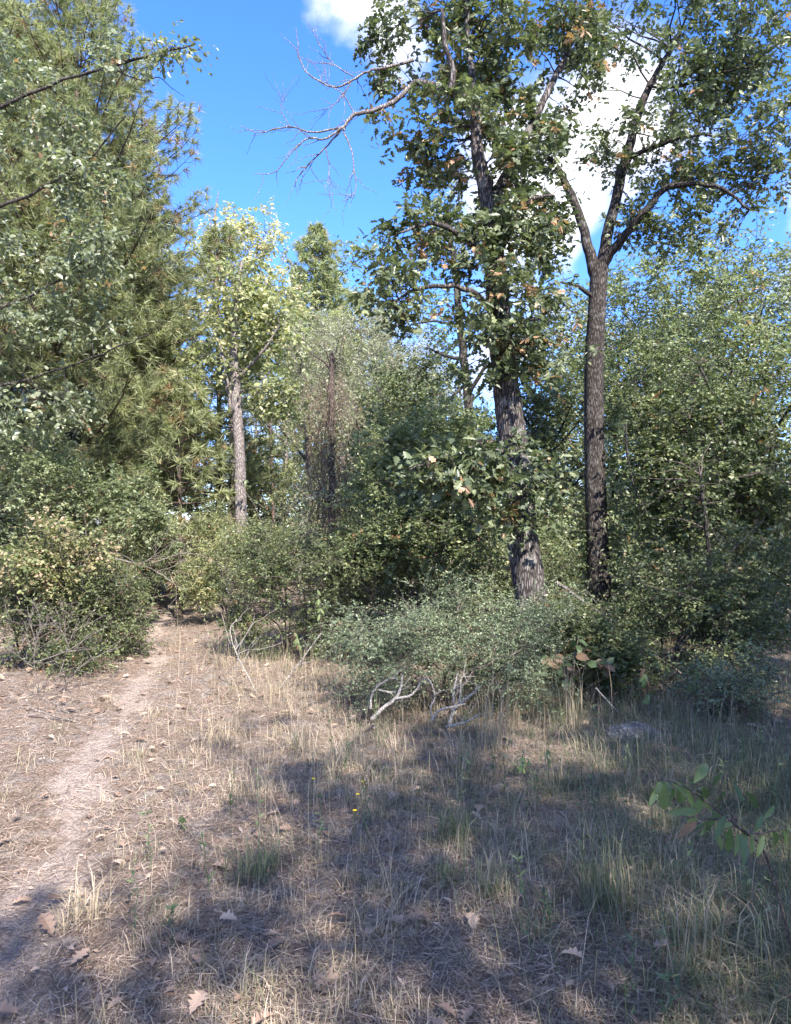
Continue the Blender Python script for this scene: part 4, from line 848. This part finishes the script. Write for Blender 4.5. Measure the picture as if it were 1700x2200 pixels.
dead_branch('long bare grey twig sweeping across the left dark bush', [px_line([(70, 1425), (140, 1400), (190, 1370), (230, 1345)], 7.0, .007, .003, .003), px_line([(130, 1500), (165, 1440), (230, 1400), (260, 1390)], 7.1, .006, .002, .003), px_line([(155, 1510), (135, 1440)], 7.0, .006, .003, .002)], M_GREYTWIG, tw=6, tl=.35)
dead_branch('spray of bare twigs fanning out at the left edge near the ground', grown(arr(*at(90, 1530, 6.5)) * arr(1, 1, 0) + arr(0, 0, .05), (-.2, -.1, 1), .7, .006, 2) + grown(arr(*at(115, 1525, 6.6)) * arr(1, 1, 0) + arr(0, 0, .05), (.2, 0, 1), .8, .006, 2), M_GREYTWIG, tw=3, tl=.3)
dead_branch('bare pale bough lying over the top of the left bush toward the path', [px_line([(230, 1195), (290, 1210), (340, 1230), (390, 1265)], 9.4, .014, .004, .004), px_line([(300, 1213), (330, 1195), (335, 1180)], 9.4, .006, .003), px_line([(335, 1228), (370, 1218), (400, 1200)], 9.4, .006, .003)], M_GREYTWIG, tw=8, tl=.6)
dead_branch('thin bare arching bough over the path end, right of the left bush', [px_line([(330, 1210), (380, 1192), (420, 1190), (460, 1205), (500, 1230)], 11., .010, .004, .004)], M_GREYTWIG, tw=8, tl=.6)
dead_branch('dead grey pole slanting down between the two oak trunks', [px_line([(1195, 1250), (1250, 1290), (1300, 1325), (1360, 1365)], 8.2, .022, .009, .003)], M_GREYBARK, tw=4, tl=.4)
dead_branch('grey stick leaning on the grey mound', [px_line([(1280, 1478), (1305, 1505), (1330, 1532)], 6.3, .008, .006, .001)], tw=1)
dead_branch('bare arching stem among the dim right-hand woods', [px_line([(1345, 910), (1352, 1000), (1370, 1060), (1390, 1100)], 9.6, .014, .008, .006), px_line([(1385, 1090), (1430, 1060), (1470, 1040)], 9.6, .008, .003, .004)], M_DARKBARK, tw=5, tl=.6)
dead_branch('crooked pale root-like stem at the foot of the feathery shrub', [px_line([(1075, 1570), (1078, 1530), (1076, 1495), (1070, 1470)], 6., .012, .006, .002), px_line([(1078, 1530), (1095, 1555), (1115, 1565)], 6., .008, .004, .001)], M_GREYBARK, tw=3, tl=.2)
for pxs, d, lab in (([(1535, 1500), (1530, 1300), (1520, 1150), (1505, 1020)], 9., 'thin dark sapling stem inside the right thicket'), ([(1600, 1350), (1570, 1100), (1550, 900), (1500, 780)], 12., 'slim curved trunk deep in the right-hand woods'),
                    ([(588, 1130), (585, 1010), (580, 900)], 20., 'thin reddish trunk behind the pale sunlit trunk'), ([(180, 1140), (172, 1000), (160, 880)], 14.3, 'dark slim trunk beside the tall broad pine')):
    P, r = traced([(x, y, d, .05 - .01 * i) for i, (x, y) in enumerate(pxs)], 24, .006); P, r = to_ground(P, r)
    t = empty('sapling', (float(P[0, 0]), float(P[0, 1]), float(gz(P[0, 0], P[0, 1]))), lab, 'sapling')
    wood('trunk', [(P, r)], M_DARKBARK if d != 20. else M_PINEBARK, t, 8, .05)
    e = P[-1] + rng.normal(0, .35, (26, 3)); b, E = attach([(P, r)], e, rmax=.012)
    L, tw = tw_leaves(e, E, 5, 7, .3, .06, .2); branchwork(b, M_TWIG, t, tw, .003); mb = MB(); put(mb, L, LEAF_W); mb.obj('foliage', M_BUSH, t)['kind'] = 'stuff'

def mound():
    x, y = gpt(1352, 1572); mb = MB(); n, m = 22, 12
    th = np.linspace(0, 2 * np.pi, n, endpoint=False); v = []
    for j in range(m):
        ph = j / (m - 1) * np.pi / 2
        for a in th:
            k = 1 + .10 * math.sin(3 * a + 1) + .07 * math.sin(5 * a + j) + rng.normal(0, .02)
            v.append((x + .25 * k * math.cos(a) * math.cos(ph), y + .17 * k * math.sin(a) * math.cos(ph), float(gz(x, y)) - .03 + .13 * math.sin(ph) * (1 + .12 * math.sin(2 * a))))
    f = []
    for j in range(m - 1):
        for i in range(n):
            a, b = j * n + i, j * n + (i + 1) % n; f += [(a, b, b + n), (a, b + n, a + n)]
    tag(MB().add(np.array(v), np.array(f)).obj('mound', M_ROCK, None, True), 'low rounded grey mound at the foot of the right thicket', 'mound')
mound()

def big_leaf_mesh(name, mat, tint, w=.42, seed=0, bend=.18):
    r = np.random.default_rng(seed); xs = np.array([0, .12, .3, .5, .7, .87, 1.]); hw = np.array([0.012, .45, .85, 1., .85, .45, .01]) * w / 2
    v = []
    for x, h in zip(xs, hw):
        z = -bend * x * x + r.normal(0, .006); v += [(x, h, z + h * .35 + r.normal(0, .01)), (x, 0, z), (x, -h, z + h * .35 + r.normal(0, .01))]
    f = []
    for i in range(6):
        a = i * 3
        for k in (0, 1): f += [(a + k, a + k + 1, a + k + 4), (a + k, a + k + 4, a + k + 3)]
    return MB().add(np.array(v), np.array(f), tint).mesh(name, mat, smooth=True)
def set_leaf(me, root, pos, d, n, s):
    x = unit(np.asarray(d, float)); y = unit(np.cross(n, x)); z = np.cross(x, y); p = np.asarray(pos, float) - arr(*root.location)
    o = bpy.data.objects.new('leaf', me); o.matrix_local = Matrix([[x[i] * s, y[i] * s, z[i] * s, p[i]] for i in range(3)] + [[0, 0, 0, 1]]); return link(o, root)
def leafy(name, label, cat, stems, leaves, mat, tints, w=.42, mst=None, bend=.18):
    """plant with stems (polylines) and single leaves (pos, dir, size, tint index)"""
    b = stems[0][0][0]; root = empty(name, (float(b[0]), float(b[1]), float(b[2])), label, cat)
    for s in stems: wood('stem', [s], mst or M_TWIG, root, 5, .0)
    ms = [big_leaf_mesh('leaf', mat, t, w, 7 * i, bend) for i, t in enumerate(tints)]
    for p, d, s, k in leaves: set_leaf(ms[k % len(ms)], root, p, d, unit(arr(0, -.85, .5) + rng.normal(0, .22, 3)), s)
    return root
# compound-leaved sapling reaching in from the right
def hickory():
    d = 2.25
    gx, gy = 1.42, 2.5
    main = spline(np.array([(gx, gy, float(gz(gx, gy)) - .03, .006), (*at(1650, 1850, d + .1), .005), (*at(1590, 1780, d), .005), (*at(1540, 1740, d), .004), (*at(1480, 1695, d), .003), (*at(1420, 1672, d), .002)]), 26)
    side = px_line([(1586, 1778), (1540, 1760), (1500, 1765)], d, .003, .002); s2 = px_line([(1600, 1785), (1640, 1790), (1690, 1775)], d, .003, .002); s3 = px_line([(1585, 1770), (1565, 1710), (1562, 1665)], d, .002, .001); s4 = px_line([(1584, 1770), (1548, 1710), (1556, 1664)], d + .03, .002, .001)
    lv = []
    def add(px, py, qx, qy, k, dd=0., dz=0.):
        a = arr(*at(px, py, d + dd)); b = arr(*at(qx, qy, d + dd + dz)); lv.append((a, b - a, float(np.linalg.norm(b - a)), k))
    for q in ((1416, 1675, 1401, 1716, 1), (1426, 1678, 1427, 1752, 2), (1432, 1676, 1443, 1706, 1), (1420, 1680, 1412, 1700, 0), (1444, 1680, 1500, 1716, 2), (1500, 1738, 1432, 1748, 0), (1475, 1700, 1495, 1740, 1), (1508, 1690, 1530, 1735, 0), (1530, 1730, 1560, 1765, 1),
              (1530, 1775, 1498, 1795, 2), (1535, 1778, 1556, 1830, 2), (1545, 1776, 1572, 1810, 1), (1575, 1770, 1546, 1774, 3), (1585, 1785, 1584, 1842, 2), (1600, 1785, 1597, 1826, 3), (1500, 1760, 1480, 1763, 1), (1498, 1765, 1462, 1792, 4), (1510, 1760, 1530, 1790, 0),
              (1640, 1790, 1630, 1845, 2), (1660, 1785, 1680, 1840, 1), (1690, 1775, 1720, 1800, 2), (1620, 1790, 1640, 1750, 1), (1560, 1700, 1540, 1720, 0), (1520, 1640, 1500, 1672, 1), (1600, 1700, 1640, 1740, 0), (1480, 1680, 1502, 1678, 0), (1412, 1690, 1396, 1735, 2), (1440, 1690, 1452, 1740, 1), (1456, 1690, 1470, 1738, 2), (1515, 1705, 1490, 1755, 1), (1490, 1700, 1540, 1745, 2), (1540, 1740, 1520, 1790, 1), (1560, 1750, 1535, 1800, 0), (1570, 1775, 1562, 1840, 1), (1590, 1790, 1604, 1850, 1), (1615, 1790, 1618, 1840, 2), (1520, 1770, 1486, 1778, 0), (1550, 1660, 1530, 1690, 0), (1575, 1680, 1598, 1720, 0), (1640, 1760, 1668, 1730, 2), (1680, 1780, 1700, 1830, 1)):
        add(*q, rng.normal(0, .04), rng.normal(0, .05))
    leafy('hickory_sapling', 'sapling with large drooping green leaves reaching in at the right foreground', 'sapling', [(main[:, :3], main[:, 3]), side, s2, s3, s4], lv, M_HICK, (.2, .45, .7, .84, .95), .25)
seed(12); hickory()
def brown_sapling():
    d = 6.5; x, y = (1228 - 850) / FPX * d, d
    st = [traced([(1228, 1570, d, .009), (1230, 1480, d, .007), (1236, 1400, d, .005), (1244, 1370, d, .003)], 14, .003), px_line([(1231, 1470), (1200, 1425), (1160, 1422)], d - .05, .004, .002, .002), px_line([(1232, 1450), (1270, 1420), (1300, 1430)], d, .004, .002, .002), px_line([(1228, 1570), (1222, 1480), (1222, 1430)], d + .05, .004, .002, .002)]
    lv = []
    for (P, r) in st[:3]:
        for k in range(11):
            p = P[rng.integers(len(P) // 3, len(P))]; dd = unit(rng.normal(0, 1, 3) * arr(1, .7, .5) + arr(0, 0, -.25)); lv.append((p, dd, rng.uniform(.09, .15), int(rng.integers(0, 5))))
    leafy('oak_sapling', 'sapling with big brown and dull green leaves in front of the oak trunks', 'sapling', st, lv, M_HICK, (.1, .3, .92, .96, 1.), .55)
seed(13); brown_sapling()
def weed_stalk(label, pts, d, n, tints, s=.11):
    st = traced([(x, y, d, .004 - .0006 * i) for i, (x, y) in enumerate(pts)], 14, .003); lv = []
    for k in range(n):
        p = st[0][rng.integers(5, 14)]; a = rng.random() * 6.28; lv.append((p, unit(arr(math.cos(a) * .55, math.sin(a) * .3, -.9)), s * rng.uniform(.7, 1.2), k))
    leafy('weed', label, 'weed', [st], lv, M_HICK, tints, .32)
weed_stalk('weed stalk with drooping yellow-green leaves in front of the right thicket', [(1400, 1560), (1394, 1500), (1388, 1450), (1380, 1400)], 6.1, 12, (.75, .86, .6, .93), .10)
weed_stalk('slim leaning weed with hanging leaves at the upper right of the mound', [(1470, 1560), (1480, 1490), (1495, 1430), (1505, 1400)], 6.4, 9, (.5, .7, .84), .10)
weed_stalk('pale weed with hanging leaves in front of the big dark bush', [(690, 1400), (688, 1340), (686, 1290), (680, 1260)], 7.9, 10, (.84, .7, .86), .075)
weed_stalk('drooping pale leaves at the foot of the big dark bush', [(650, 1430), (640, 1380), (630, 1350)], 7.6, 10, (.84, .93, .7), .07)
weed_stalk('small green seedling on the sunny dry ground near the path', [(384, 1790), (390, 1765), (392, 1750)], 3.8, 7, (.2, .35, .1), .045)
weed_stalk('young green seedling under the bleached branches', [(1005, 1560), (1005, 1540), (1003, 1520)], 5.9, 7, (.7, .84, .5), .075)
weed_stalk('pale whitish weed in the shade right of the centre', [(1180, 1680), (1178, 1640), (1176, 1610)], 4.6, 10, (.84, .86, .7), .045)
weed_stalk('little yellow-green plant beside the pale whitish weed', [(1120, 1670), (1122, 1640), (1125, 1620)], 4.5, 12, (.84, .8, .6), .05)
for i, (px, py, hh, lab) in enumerate(((755, 1812, .19, 'yellow wildflower at the centre in shade, nearest the viewer'), (762, 1770, .17, 'yellow wildflower just above the nearest yellow flower'), (668, 1750, .19, 'yellow wildflower at the left on the shade edge'), (772, 1740, .16, 'yellow wildflower highest of the right-hand group'))):
    x, y = gpt(px, py); b = arr(x, y, float(gz(x, y)))
    r = empty('wildflower', tuple(b), lab, 'wildflower'); P = b + np.linspace(0, 1, 6)[:, None] * arr(.02, 0, hh) + rng.normal(0, .003, (6, 3)) * np.linspace(0, 1, 6)[:, None]
    wood('stem', [(P, np.linspace(.002, .0012, 6))], M_WEED, r, 4, 0.)
    a = np.linspace(0, 6.283, 9)[:-1]; mb = MB(); put(mb, (np.repeat(P[-1][None], 8, 0), np.stack([np.cos(a), np.sin(a), 0 * a + .35], 1), np.repeat(arr(0, 0, 1)[None], 8, 0), np.full(8, .014), np.full(8, .6)), LEAF_W)
    mb.obj('petals', M_FLOWER, r)
